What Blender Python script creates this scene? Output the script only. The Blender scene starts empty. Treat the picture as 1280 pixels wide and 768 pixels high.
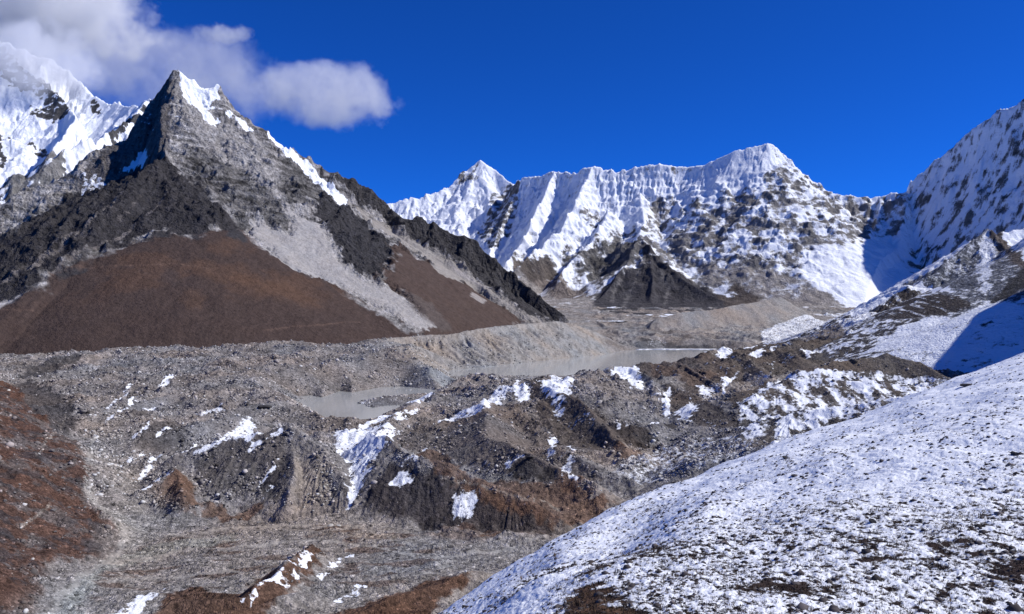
import bpy, math, random
import numpy as np

# ------------------------------------------------------------------ camera, light, exposure
C = bpy.data.collections.new('scene'); bpy.context.scene.collection.children.link(C)
SC = bpy.context.scene
cam = bpy.data.cameras.new('camera'); cam_o = bpy.data.objects.new('camera', cam); C.objects.link(cam_o)
cam_o.location = (0, 0, 0); cam_o.rotation_euler = (math.radians(90), 0, 0)
cam.sensor_width = 36; cam.lens = 36 * 1000 / 1280.0            # 1000 px focal length on the 1280 px wide photograph
cam.clip_start = 0.5; cam.clip_end = 60000
SC.camera = cam_o

SUN_EL = math.radians(42); SUN_AZ = math.radians(91)            # azimuth clockwise from +Y (the view direction)
world = bpy.data.worlds.new('World'); SC.world = world; world.use_nodes = True
wn = world.node_tree.nodes; wl = world.node_tree.links
sky = wn.new('ShaderNodeTexSky'); sky.sky_type = 'NISHITA'; sky.sun_disc = False
sky.sun_elevation = SUN_EL; sky.sun_rotation = SUN_AZ
sky.altitude = 5300; sky.air_density = 1.0; sky.dust_density = 0.25; sky.ozone_density = 4.0
tint = wn.new('ShaderNodeMix'); tint.data_type = 'RGBA'; tint.blend_type = 'MULTIPLY'; tint.inputs[0].default_value = 1.0
wl.new(sky.outputs[0], tint.inputs[6]); tint.inputs[7].default_value = (0.055, 0.37, 1.0, 1)   # deep blue of high thin air
wl.new(tint.outputs[2], wn['Background'].inputs[0]); wn['Background'].inputs[1].default_value = 0.13
sl = bpy.data.lights.new('sun', 'SUN'); sl.energy = 4.6; sl.angle = math.radians(0.53); sl.color = (1, 0.965, 0.92)
so = bpy.data.objects.new('sun', sl); C.objects.link(so)
so.rotation_euler = (math.pi / 2 - SUN_EL, 0, -SUN_AZ + math.pi)
SC.view_settings.view_transform = 'Standard'; SC.view_settings.look = 'None'
SC.view_settings.gamma = 1; SC.view_settings.exposure = 0.18; SC.view_settings.use_curve_mapping = False
SC.cycles.volume_step_rate = 1.0; SC.cycles.max_bounces = 14; SC.cycles.volume_bounces = 14

# ------------------------------------------------------------------ numeric helpers
F = np.float32
rng = np.random.default_rng(7)
_perm = rng.permutation(1024).astype(np.int32)
_ang = rng.random(1024) * 2 * np.pi
_gx = np.cos(_ang).astype(F); _gy = np.sin(_ang).astype(F)
def pn(x, y):
    """gradient noise, about -0.7..0.7"""
    x = np.asarray(x, F); y = np.asarray(y, F)
    x0 = np.floor(x); y0 = np.floor(y); fx = x - x0; fy = y - y0
    xi = x0.astype(np.int32) & 1023; yi = y0.astype(np.int32) & 1023
    xj = (xi + 1) & 1023; yj = (yi + 1) & 1023
    def g(a, b, dx, dy):
        h = _perm[(_perm[a] + b) & 1023]
        return _gx[h] * dx + _gy[h] * dy
    u = fx * fx * fx * (fx * (fx * 6 - 15) + 10); v = fy * fy * fy * (fy * (fy * 6 - 15) + 10)
    a = g(xi, yi, fx, fy); b = g(xj, yi, fx - 1, fy); c = g(xi, yj, fx, fy - 1); d = g(xj, yj, fx - 1, fy - 1)
    return ((a + u * (b - a)) * (1 - v) + (c + u * (d - c)) * v)
def fbm(x, y, L, o=4, gain=0.5, seed=0.0):
    s = 0; a = 1.0; f = 1.0 / L
    for i in range(o):
        s = s + a * pn(x * f + seed + 17.3 * i, y * f - seed * 1.7 + 9.1 * i); a *= gain; f *= 2.03
    return s
def ridged(x, y, L, o=4, gain=0.5, seed=0.0):
    """ridged multifractal, about 0..1, sharp crests high"""
    s = 0; a = 1.0; f = 1.0 / L; w = 1.0; t = 0
    for i in range(o):
        n = 1 - np.minimum(np.abs(pn(x * f + seed + 31.7 * i, y * f + seed * 2.1 - 5.3 * i)) * 2.0, 1)
        n = n * n * w; s = s + a * n; t += a; w = np.clip(n * 1.6, 0.15, 1); a *= gain; f *= 2.1
    return s / t
def sstep(a, b, x):
    t = np.clip((x - a) / (b - a), 0, 1); return t * t * (3 - 2 * t)
def lerp(a, b, t): return a + (b - a) * t
def W(px, py, D): return ((px - 640) / 1000.0 * D, D, (384 - py) / 1000.0 * D)   # pixel of the photograph + distance -> metres

# a ridge line: heights fall away from a polyline of 3-D nodes
def tent(X, Y, nodes, s0, s1, d0=200., flute=None, cut=None, s0r=None, s1r=None, world_nodes=False, round_=0.0, steep_start=0.0, steep_end=0.0):
    """max over the segments of z(t) - profile(distance); flute = (wavelength, amplitude, seed)"""
    P = np.array(nodes if world_nodes else [W(*n) for n in nodes], float)
    best = np.full(X.shape, -9000, F); U = np.zeros(X.shape, F); Dd = np.full(X.shape, 1e6, F)
    L = 0.0
    for a, b in zip(P[:-1], P[1:]):
        dx, dy, dz = b - a; l = math.hypot(dx, dy)
        rx = X - F(a[0]); ry = Y - F(a[1])
        t = np.clip((rx * dx + ry * dy) / (l * l), 0, 1).astype(F)
        ex = rx - t * dx; ey = ry - t * dy
        d = np.sqrt(ex * ex + ey * ey) + 1e-3
        side = np.sign(dx * ry - dy * rx)
        q0, q1 = s0, s1
        if s0r is not None:
            q0 = np.where(side < 0, s0r, s0); q1 = np.where(side < 0, s1r, s1)
        dd = np.sqrt(d * d + round_ * round_) - round_ if round_ else d
        h = a[2] + t * dz - (q1 * dd + (q0 - q1) * d0 * (1 - np.exp(-dd / d0)))
        # arc coordinate, turning into an angle round the ends
        u = L + t * l + side * np.arctan2((ex * dx + ey * dy) / l, np.abs(ex * dy - ey * dx) / l + 1e-3) * 300.0 * side
        m = h > best
        best = np.where(m, h, best); U = np.where(m, u, U); Dd = np.where(m, d, Dd)
        L += l
    if steep_start:
        k = min(len(P) - 1, 5); e = P[k] - P[0]; le = math.hypot(e[0], e[1])
        best = best - steep_start * np.maximum(-((X - P[0][0]) * e[0] + (Y - P[0][1]) * e[1]) / le, 0)
    if steep_end:
        e = P[-1] - P[-2]; le = math.hypot(e[0], e[1])
        best = best - steep_end * np.maximum(((X - P[-1][0]) * e[0] + (Y - P[-1][1]) * e[1]) / le, 0)
    if flute is not None:
        wl_, amp, sd = flute
        wv = fbm(X, Y, wl_ * 3, 2, seed=sd + 3) * wl_ * 0.8
        n = np.abs(pn((U + wv) / wl_ + sd, Dd / (wl_ * 5) + sd)) * 2
        n = n * 0.62 + 0.38 * np.abs(pn((U + wv) / wl_ * 2.3 - sd, Dd / (wl_ * 3))) * 2
        best = best - amp * (1 - n) * sstep(0, wl_ * 1.2, Dd)
    return best.astype(F)
def smax(a, b, k):
    h = np.clip(0.5 + 0.5 * (a - b) / k, 0, 1)
    return b + (a - b) * h + k * h * (1 - h)

class Layer:
    """a heightfield on a grid that is finer near the viewer: columns fan out, rows are distances"""
    def __init__(s, px0, px1, step, rows):
        s.px = np.arange(px0, px1 + step, step, dtype=float); s.D = np.asarray(rows, float)
        s.X = ((s.px[None, :] - 640) / 1000.0 * s.D[:, None]).astype(F); s.Y = np.repeat(s.D[:, None], len(s.px), 1).astype(F)
        s.Z = None
    def set_base(s, Z):
        s.Z = Z.astype(F); E = s.Z / s.Y
        s.E = np.maximum.accumulate(E, 0)
    def lift(s, px, py):
        """where the sight line through a pixel of the photograph meets the ground (plan coordinates)"""
        out = []
        for x, y in zip(px, py):
            c = int(np.clip(round((x - s.px[0]) / (s.px[1] - s.px[0])), 0, len(s.px) - 1))
            e = s.E[:, c]; t = (384 - y) / 1000.0
            i = int(np.searchsorted(e, t))
            D = s.D[i] if i < len(s.D) else s.D[int(np.argmax(e))] * 1.02
            out.append(((x - 640) / 1000.0 * D, D))
        return np.array(out)
    def at(s, px, D, Z=None):
        Z = s.Zf if Z is None else Z
        c = np.clip(np.round((np.asarray(px) - s.px[0]) / (s.px[1] - s.px[0])).astype(int), 0, len(s.px) - 1)
        r = np.clip(np.searchsorted(s.D, D), 0, len(s.D) - 1)
        return Z[r, c]
    def plan(s, pts, closed=True, n=10.):
        P = np.array(pts, float); Q = []
        k = len(P) if closed else len(P) - 1
        for i in range(k):
            a = P[i]; b = P[(i + 1) % len(P)]; m = max(1, int(np.hypot(*(b - a)) / n))
            for j in range(m): Q.append(a + (b - a) * j / m)
        if not closed: Q.append(P[-1])
        Q = np.array(Q); return s.lift(Q[:, 0], Q[:, 1])
    def start_paint(s, col):
        s.col = np.empty(s.X.shape + (3,), F); s.col[:] = col
        s.snow = np.zeros(s.X.shape, F); s.grain = np.ones(s.X.shape, F)
    def sd_poly(s, Q, margin):
        """signed distance in plan (inside positive) in the rows and columns that matter"""
        lo = Q.min(0) - margin; hi = Q.max(0) + margin
        r = np.where((s.D >= lo[1]) & (s.D <= hi[1]))[0]
        if len(r) == 0: return None
        kx = [(v[0] / max(v[1], 1)) * 1000 + 640 for v in Q]
        mp = margin / max(lo[1], 30) * 1000
        c = np.where((s.px >= min(kx) - mp) & (s.px <= max(kx) + mp))[0]
        if len(c) == 0: return None
        sl_ = (slice(r[0], r[-1] + 1), slice(c[0], c[-1] + 1))
        X = s.X[sl_]; Y = s.Y[sl_]
        ins = np.zeros(X.shape, bool); dm = np.full(X.shape, 1e9, F)
        for i in range(len(Q)):
            x0, y0 = Q[i - 1]; x1, y1 = Q[i]
            if (y0 > y1) != (y1 > y0) or y0 != y1:
                cnd = ((y0 > Y) != (y1 > Y)); ins ^= cnd & (X < (x1 - x0) * (Y - y0) / ((y1 - y0) if y1 != y0 else 1e-9) + x0)
            dx = x1 - x0; dy = y1 - y0; l2 = dx * dx + dy * dy + 1e-9
            t = np.clip(((X - x0) * dx + (Y - y0) * dy) / l2, 0, 1)
            ex = X - x0 - t * dx; ey = Y - y0 - t * dy
            np.minimum(dm, ex * ex + ey * ey, out=dm)
        d = np.sqrt(dm); return sl_, np.where(ins, d, -d)
    def mask(s, pts, edge, amp, L=None, seed=0.0):
        """soft, ragged mask of a pixel outline laid on the ground"""
        Q = s.plan(pts); r = s.sd_poly(Q, edge * 2 + amp * 1.5)
        if r is None: return None
        sl_, sd = r; X = s.X[sl_]; Y = s.Y[sl_]
        if amp: sd = sd + amp * 1.6 * fbm(X, Y, L or amp * 3, 4, 0.6, seed)
        return sl_, sstep(-edge, edge, sd)
    def paint(s, pts, col, edge, amp=0, L=None, a=1.0, seed=0.0):
        r = s.mask(pts, edge, amp, L, seed)
        if r is None: return
        sl_, m = r; m = (m * a)[..., None]
        s.col[sl_] = s.col[sl_] * (1 - m) + np.array(col, F) * m
    def add_snow(s, pts, edge, amp=0, L=None, a=1.0, seed=0.0, mode='max'):
        r = s.mask(pts, edge, amp, L, seed)
        if r is None: return
        sl_, m = r
        if mode == 'max': s.snow[sl_] = np.maximum(s.snow[sl_], m * a)
        elif mode == 'set': s.snow[sl_] = s.snow[sl_] * (1 - m) + a * m
        else: s.snow[sl_] = s.snow[sl_] + m * a
    def normal(s, Z=None):
        Z = s.Z if Z is None else Z
        zr = np.gradient(Z, axis=0); zc = np.gradient(Z, axis=1)
        dY = np.gradient(s.D)[:, None]; dXc = (s.D * (s.px[1] - s.px[0]) / 1000.0)[:, None]
        k = ((s.px - 640) / 1000.0)[None, :]
        gx = zc / dXc; gy = zr / dY - k * gx
        return gx, gy
    def build(s, name, mat, label, kind='structure', keep=None):
        R, N = s.X.shape
        co = np.empty((R * N, 3), F); co[:, 0] = s.X.ravel(); co[:, 1] = s.Y.ravel(); co[:, 2] = s.Zf.ravel()
        idx = np.arange(R * N, dtype=np.int32).reshape(R, N)
        q = np.stack([idx[:-1, :-1], idx[:-1, 1:], idx[1:, 1:], idx[1:, :-1]], -1)
        if keep is not None:
            k = keep[:-1, :-1] | keep[:-1, 1:] | keep[1:, 1:] | keep[1:, :-1]
            q = q[k]
        q = q.reshape(-1, 4)
        used = np.zeros(R * N, bool); used[q.ravel()] = True
        mp = np.cumsum(used) - 1; q = mp[q].astype(np.int32); co = co[used]
        me = bpy.data.meshes.new(name); me.vertices.add(len(co)); me.vertices.foreach_set('co', co.ravel())
        me.loops.add(q.size); me.loops.foreach_set('vertex_index', q.ravel())
        me.polygons.add(len(q)); me.polygons.foreach_set('loop_start', np.arange(0, q.size, 4, dtype=np.int32))
        me.polygons.foreach_set('use_smooth', np.ones(len(q), bool))
        me.update(calc_edges=True)
        at = me.attributes.new('Col', 'FLOAT_COLOR', 'POINT')
        rgba = np.ones((len(co), 4), F); rgba[:, :3] = s.col.reshape(-1, 3)[used]
        at.data.foreach_set('color', rgba.ravel())
        at = me.attributes.new('snow', 'FLOAT', 'POINT'); at.data.foreach_set('value', s.snow.ravel()[used].astype(F))
        at = me.attributes.new('grain', 'FLOAT', 'POINT'); at.data.foreach_set('value', s.grain.ravel()[used].astype(F))
        me.materials.append(mat)
        o = bpy.data.objects.new(name, me); C.objects.link(o)
        o['kind'] = kind; o['label'] = label
        print('LAYER', name, len(co)); return o

# ------------------------------------------------------------------ materials
def terrain_mat(name, fine, stone=None, stone_amt=0.5, bump=1.0, snow_noise=0.5, snow_col=(0.80, 0.83, 0.88), soft=.08):
    """rock and snow: colour from the ground's own colour attribute, broken up by noise; fine = grain size in metres"""
    m = bpy.data.materials.new(name); m.use_nodes = True; nt = m.node_tree; n = nt.nodes; l = nt.links
    b = n['Principled BSDF']; b.inputs['Roughness'].default_value = 0.95; b.inputs['Specular IOR Level'].default_value = 0.1
    tc = n.new('ShaderNodeTexCoord')
    def noise(size, det=6, rough=0.6):
        x = n.new('ShaderNodeTexNoise'); x.inputs['Scale'].default_value = 1.0 / size
        x.inputs['Detail'].default_value = det; x.inputs['Roughness'].default_value = rough
        l.new(tc.outputs['Object'], x.inputs['Vector']); return x.outputs['Fac']
    def math_(op, a, b_, c=None):
        x = n.new('ShaderNodeMath'); x.operation = op
        for i, v in enumerate((a, b_, c)):
            if v is None: continue
            if isinstance(v, (int, float)): x.inputs[i].default_value = v
            else: l.new(v, x.inputs[i])
        return x.outputs[0]
    def rangem(v, a, b_, c, d, smooth=False):
        x = n.new('ShaderNodeMapRange'); x.clamp = True
        if smooth: x.interpolation_type = 'SMOOTHSTEP'
        l.new(v, x.inputs[0]); x.inputs[1].default_value = a; x.inputs[2].default_value = b_
        x.inputs[3].default_value = c; x.inputs[4].default_value = d; return x.outputs[0]
    ac = n.new('ShaderNodeAttribute'); ac.attribute_name = 'Col'
    asn = n.new('ShaderNodeAttribute'); asn.attribute_name = 'snow'
    n1 = noise(fine * 6, 8, 0.68); n2 = noise(fine, 3, 0.6)
    var = rangem(n1, 0.3, 0.7, 0.55, 1.45)
    var2 = rangem(n2, 0.3, 0.7, 0.75, 1.25)
    v = math_('MULTIPLY', var, var2)
    hgt = math_('ADD', math_('MULTIPLY', n1, 3.0), n2)
    if stone:
        for k, (sz, amt) in enumerate(((stone, stone_amt), (stone * 2.9, stone_amt * 0.7))):
            vo = n.new('ShaderNodeTexVoronoi'); vo.inputs['Scale'].default_value = 1.0 / sz
            vo.inputs['Randomness'].default_value = 1.0
            l.new(tc.outputs['Object'], vo.inputs['Vector'])
            sep = n.new('ShaderNodeSeparateColor'); l.new(vo.outputs['Color'], sep.inputs[0])
            c = rangem(sep.outputs[0], 0.0, 1.0, 1 - amt, 1 + amt)
            # some stones stand out bright
            br = math_('GREATER_THAN', sep.outputs[1], 0.93)
            near = math_('LESS_THAN', vo.outputs['Distance'], 0.42)
            c = math_('ADD', c, math_('MULTIPLY', math_('MULTIPLY', br, near), amt * 2.6))
            dk = math_('MULTIPLY', math_('GREATER_THAN', sep.outputs[2], 0.90), near)
            c = math_('MULTIPLY', c, math_('SUBTRACT', 1.0, math_('MULTIPLY', dk, 0.55)))
            v = math_('MULTIPLY', v, c)
            hgt = math_('SUBTRACT', hgt, math_('MULTIPLY', vo.outputs['Distance'], 1.4 if k == 0 else 2.5))
    ag = n.new('ShaderNodeAttribute'); ag.attribute_name = 'grain'
    v = math_('ADD', math_('MULTIPLY', math_('SUBTRACT', v, 1.0), ag.outputs['Fac']), 1.0)
    mul = n.new('ShaderNodeVectorMath'); mul.operation = 'SCALE'
    l.new(ac.outputs['Color'], mul.inputs[0]); l.new(v, mul.inputs['Scale'])
    # slight hue drift
    hs = n.new('ShaderNodeMix'); hs.data_type = 'RGBA'; hs.blend_type = 'MULTIPLY'
    hn = noise(fine * 25, 4, 0.6); l.new(rangem(hn, 0.35, 0.65, 0, 0.28), hs.inputs[0])
    l.new(mul.outputs[0], hs.inputs[6]); hs.inputs[7].default_value = (1.0, 0.90, 0.80, 1)
    sn = math_('ADD', asn.outputs['Fac'], math_('MULTIPLY', math_('SUBTRACT', n1, 0.5), snow_noise * 2.2))
    sn = math_('ADD', sn, math_('MULTIPLY', math_('SUBTRACT', n2, 0.5), snow_noise * 0.9))
    sf = rangem(sn, 0.5 - soft, 0.5 + soft, 0, 1, True)
    mx = n.new('ShaderNodeMix'); mx.data_type = 'RGBA'; l.new(sf, mx.inputs[0]); l.new(hs.outputs[2], mx.inputs[6])
    mx.inputs[7].default_value = snow_col + (1,)
    l.new(mx.outputs[2], b.inputs['Base Color'])
    bp = n.new('ShaderNodeBump'); bp.inputs['Distance'].default_value = fine * bump
    st = math_('MULTIPLY', rangem(sf, 0, 1, 1.0, 0.45), ag.outputs['Fac']); l.new(st, bp.inputs['Strength'])
    l.new(hgt, bp.inputs['Height']); l.new(bp.outputs[0], b.inputs['Normal'])
    return m

SNOW = 1.0
GREY = (0.31, 0.30, 0.295); MIDG = (0.16, 0.155, 0.155); DARK = (0.045, 0.044, 0.048); BLACK = (0.028, 0.028, 0.033)
BROWN = (0.060, 0.043, 0.038); RUST = (0.125, 0.066, 0.038); GRAVEL = (0.20, 0.185, 0.178); TAN = (0.27, 0.245, 0.225)

# ================================================================== far range: peak, fluted ice wall, shaded right-hand wall
def far_range():
    rows = np.concatenate([np.arange(6600, 12300, 9.0), np.arange(12300, 14000, 80.)])
    G = Layer(380, 1460, 1.15, rows); X, Y = G.X, G.Y
    wx = X + 60 * fbm(X, Y, 700, 3, seed=1.1); wy = Y + 60 * fbm(X, Y, 700, 3, seed=4.2)
    h = tent(wx, wy, [(300, 300, 11300), (430, 262, 11400), (492, 254, 11600), (525, 247, 11600), (560, 232, 11800), (585, 212, 11950), (603, 200, 12000),
                      (620, 212, 11900), (640, 231, 11600)], 1.25, 0.75, 500, flute=(130, 55, 1.0))
    h = np.maximum(h, tent(wx, wy, [(640, 233, 11400), (650, 224, 11000), (680, 216, 10800), (705, 213, 10650), (722, 216, 10500), (740, 208, 10400), (765, 211, 10350), (800, 208, 10300),
                      (830, 206, 10250), (860, 209, 10200), (882, 206, 10100)], 1.75, 0.70, 520, flute=(46, 46, 2.0)))
    h = np.maximum(h, tent(wx, wy, [(882, 206, 10100), (915, 190, 10000), (940, 184, 9950), (957, 179, 9900), (972, 186, 9900),
                      (985, 197, 9850), (1000, 210, 9800), (1015, 227, 9750), (1030, 240, 9700), (1060, 246, 9650), (1080, 245, 9600), (1100, 247, 9600),
                      (1115, 240, 9500), (1135, 237, 9400)], 1.3, 0.70, 520, flute=(60, 24, 2.5), steep_end=1.3))
    # shaded wall running towards the viewer on the right
    h = np.maximum(h, tent(wx, wy, [(1135, 238, 9500), (1150, 217, 9420), (1165, 204, 9350), (1180, 192, 9250), (1210, 166, 9050), (1243, 142, 8850), (1278, 124, 8650),
                      (1330, 85, 8400), (1400, 40, 8100), (1480, 10, 7800)], 2.1, 1.6, 900, flute=(110, 60, 5.0)))
    # ribs that come down towards the viewer
    ribs = [([(646, 233, 11300), (632, 262, 10700), (622, 300, 10100), (604, 340, 9500), (590, 380, 8900)], 1.3, .85),
            ([(740, 209, 10400), (722, 250, 9900), (700, 285, 9400), (668, 316, 8900), (640, 338, 8500)], 1.3, .95),
            ([(690, 216, 10700), (676, 255, 10200), (655, 296, 9700), (632, 326, 9300)], 1.4, 1.),
            ([(760, 262, 9800), (745, 290, 9350), (722, 318, 8900), (700, 345, 8500)], .9, .7),
            ([(800, 240, 10000), (806, 275, 9500), (800, 296, 9100)], .9, .7),
            ([(950, 222, 9550), (925, 250, 9350), (890, 285, 9050), (868, 320, 8700), (880, 345, 8400)], 1.0, .7),
            ([(985, 198, 9850), (992, 235, 9500), (985, 275, 9150), (975, 320, 8750), (985, 350, 8400)], 1.0, .7),
            ([(1030, 241, 9700), (1040, 275, 9300), (1035, 310, 8900), (1030, 345, 8500)], 1.0, .7),
            ([(1100, 248, 9500), (1098, 280, 9200), (1085, 310, 8900)], 1.1, .8),
            # dark spur
            ([(800, 290, 8950), (812, 312, 8600), (838, 335, 8250), (862, 353, 7950), (898, 373, 7600), (925, 385, 7400)], .68, .62),
            ([(800, 292, 8950), (785, 322, 8500), (770, 350, 8100), (748, 378, 7700)], .70, .62),
            ([(812, 312, 8600), (818, 345, 8100), (815, 375, 7650)], .68, .62),
            ]
    for k, (nd, a, b) in enumerate(ribs):
        h = smax(h, tent(wx, wy, nd, a, b, 250, flute=(55, 22, 7.0 + k)), 25)
    base = (-290 + 0.155 * np.clip(Y - 5500, 0, 2300) + 0.05 * np.clip(Y - 7800, 0, 9999)).astype(F)
    h = smax(h, base, 60)
    G.set_base(h)
    hi = sstep(30, 500, h - base) * (1 - .2 * sstep(1120, 1180, X / Y * 1000 + 640))
    for q in ([(840, 200), (885, 188), (957, 168), (985, 190), (965, 214), (930, 224), (880, 232), (845, 228)], [(580, 222), (603, 190), (645, 234), (625, 250), (600, 240)], [(1000, 300), (1150, 290), (1150, 370), (1060, 380)]):
        r = G.mask(q, 80, 60, 200)
        if r: hi[r[0]] *= 1 - .72 * r[1]
    Z = h + hi * (80 * (ridged(X, Y, 330, 7, 0.6, 3.3) - 0.4)) + (8 + 24 * hi) * fbm(X, Y, 130, 5, 0.6, 5.5)
    # icy benches: terraces across the face
    tz = Z + 50 * fbm(X, Y, 380, 3, seed=8.8); st = 95.0
    fr = tz / st - np.floor(tz / st)
    bench = (sstep(0.15, 0.85, fr) - fr) * st * 0.55
    Z = Z + bench * .7 * hi * sstep(-.15, .25, fbm(X, Y, 900, 2, seed=6.1) + 0.12)
    G.Zf = Z.astype(F)
    gx, gy = G.normal(Z); sl = np.sqrt(gx * gx + gy * gy)
    n = fbm(X, Y, 240, 6, 0.62, 2.2); n2 = fbm(X * 0.6, Z * 1.0 + Y * 0.1, 70, 5, 0.6, 3.9)
    G.start_paint((0.235, 0.228, 0.225))
    G.col *= (1 + 0.5 * n2 + 0.25 * n)[..., None]
    # snow: rules
    G.snow[:] = 0.95 - 0.30 * sstep(1.3, 2.6, sl + n2 * 0.9)
    # rocky right half of the wall
    rock = [(812, 262), (838, 250), (862, 248), (893, 252), (905, 240), (930, 236), (950, 240), (962, 226), (966, 208), (975, 196), (990, 198), (1003, 205), (1018, 222), (1036, 236), (1050, 246),
            (1100, 246), (1140, 240), (1142, 262), (1120, 285), (1090, 300), (1050, 310), (1010, 318), (990, 345), (1010, 370), (1040, 388), (700, 395), (640, 350), (640, 326),
            (685, 322), (700, 345), (728, 345), (735, 318), (760, 306), (800, 303)]
    r = G.mask(rock, 40, 110, 320, seed=1.0)
    s_, m = r; n6 = fbm(X[s_], Y[s_], 620, 3, .6, 77.7); pat = 0.47 + 0.6 * n[s_] + 0.7 * n2[s_] + .55 * n6 - 0.22 * sstep(1.0, 2.0, sl[s_]) + 0.1 * sstep(200, 900, G.Z[s_] - 350)
    G.snow[s_] = G.snow[s_] * (1 - m) + pat * m
    # snow apron under the shaded wall and in the cirque
    G.add_snow([(1010, 318), (1050, 308), (1100, 300), (1150, 305), (1160, 330), (1140, 362), (1080, 376), (1050, 360), (1030, 345), (1005, 340)], 60, 60, a=0.9, mode='set')
    G.snow[...] += 0
    # lower pale talus
    tal = [(640, 345), (690, 350), (740, 372), (760, 392), (840, 396), (905, 380), (930, 366), (880, 350), (868, 330), (930, 335), (985, 340), (1010, 350), (1060, 385), (1100, 400), (1000, 440), (700, 440), (600, 400)]
    G.paint(tal, (0.29, 0.27, 0.255), 60, 60, a=0.9)
    s_, m = G.mask(tal, 60, 60); G.snow[s_] = G.snow[s_] * (1 - m) + m * (0.16 + 0.55 * n[s_])
    G.paint([(640, 328), (687, 322), (700, 348), (725, 352), (744, 372), (700, 375), (660, 350)], (0.19, 0.165, 0.15), 30, 40)
    # dark spur
    sp = [(741, 380), (752, 362), (769, 347), (790, 335), (806, 330), (800, 306), (806, 298), (822, 320), (845, 338), (866, 354), (900, 370), (935, 378), (930, 388), (860, 392), (780, 394), (748, 388)]
    G.paint(sp, (0.062, 0.060, 0.066), 20, 26)
    s_, m = G.mask(sp, 20, 26); G.snow[s_] = G.snow[s_] * (1 - m) + m * (0.04 + 0.8 * np.clip(n2[s_], 0, 1) * sstep(250, 700, G.Z[s_]))
    G.paint([(905, 352), (925, 356), (950, 372), (948, 382), (915, 386), (895, 372)], (0.10, 0.085, 0.078), 30, 20)
    for p, w in (([(792, 318), (776, 345), (764, 378)], 2), ([(806, 322), (795, 350), (778, 386)], 2), ([(826, 340), (836, 360), (830, 385)], 1.5)):
        P = [(x - w, y) for x, y in p] + [(x + w, y) for x, y in p[::-1]]
        G.paint(P, (0.22, 0.21, 0.205), 14, 24, a=0.5)
    # dark buttresses left and centre
    for q in ([(618, 240), (640, 232), (650, 245), (640, 285), (618, 312), (600, 300), (608, 270)], [(728, 262), (745, 256), (757, 270), (748, 284), (732, 276)], [(690, 318), (735, 305), (770, 290), (800, 285), (800, 320), (760, 345), (715, 340)], [(640, 320), (690, 316), (700, 350), (660, 350)],
              [(572, 218), (594, 212), (598, 222), (578, 230)], [(738, 322), (760, 322), (752, 352), (738, 350)], [(840, 210), (858, 214), (846, 216)]):
        r = G.mask(q, 25, 60)
        if r: s_, m = r; G.snow[s_] -= m * (0.45 + 0.5 * n2[s_]); G.col[s_] *= (1 - 0.45 * m)[..., None]
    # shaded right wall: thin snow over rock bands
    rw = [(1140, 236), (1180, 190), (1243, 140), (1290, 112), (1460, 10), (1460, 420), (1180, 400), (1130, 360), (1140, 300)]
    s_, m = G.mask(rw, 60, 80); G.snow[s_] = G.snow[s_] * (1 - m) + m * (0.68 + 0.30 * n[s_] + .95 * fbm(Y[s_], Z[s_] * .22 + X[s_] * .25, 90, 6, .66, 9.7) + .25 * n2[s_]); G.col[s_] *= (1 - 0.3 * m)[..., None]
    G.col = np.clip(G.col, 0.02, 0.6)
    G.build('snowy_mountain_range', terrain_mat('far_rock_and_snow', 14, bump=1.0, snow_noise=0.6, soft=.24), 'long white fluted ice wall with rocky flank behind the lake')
    return G

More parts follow.
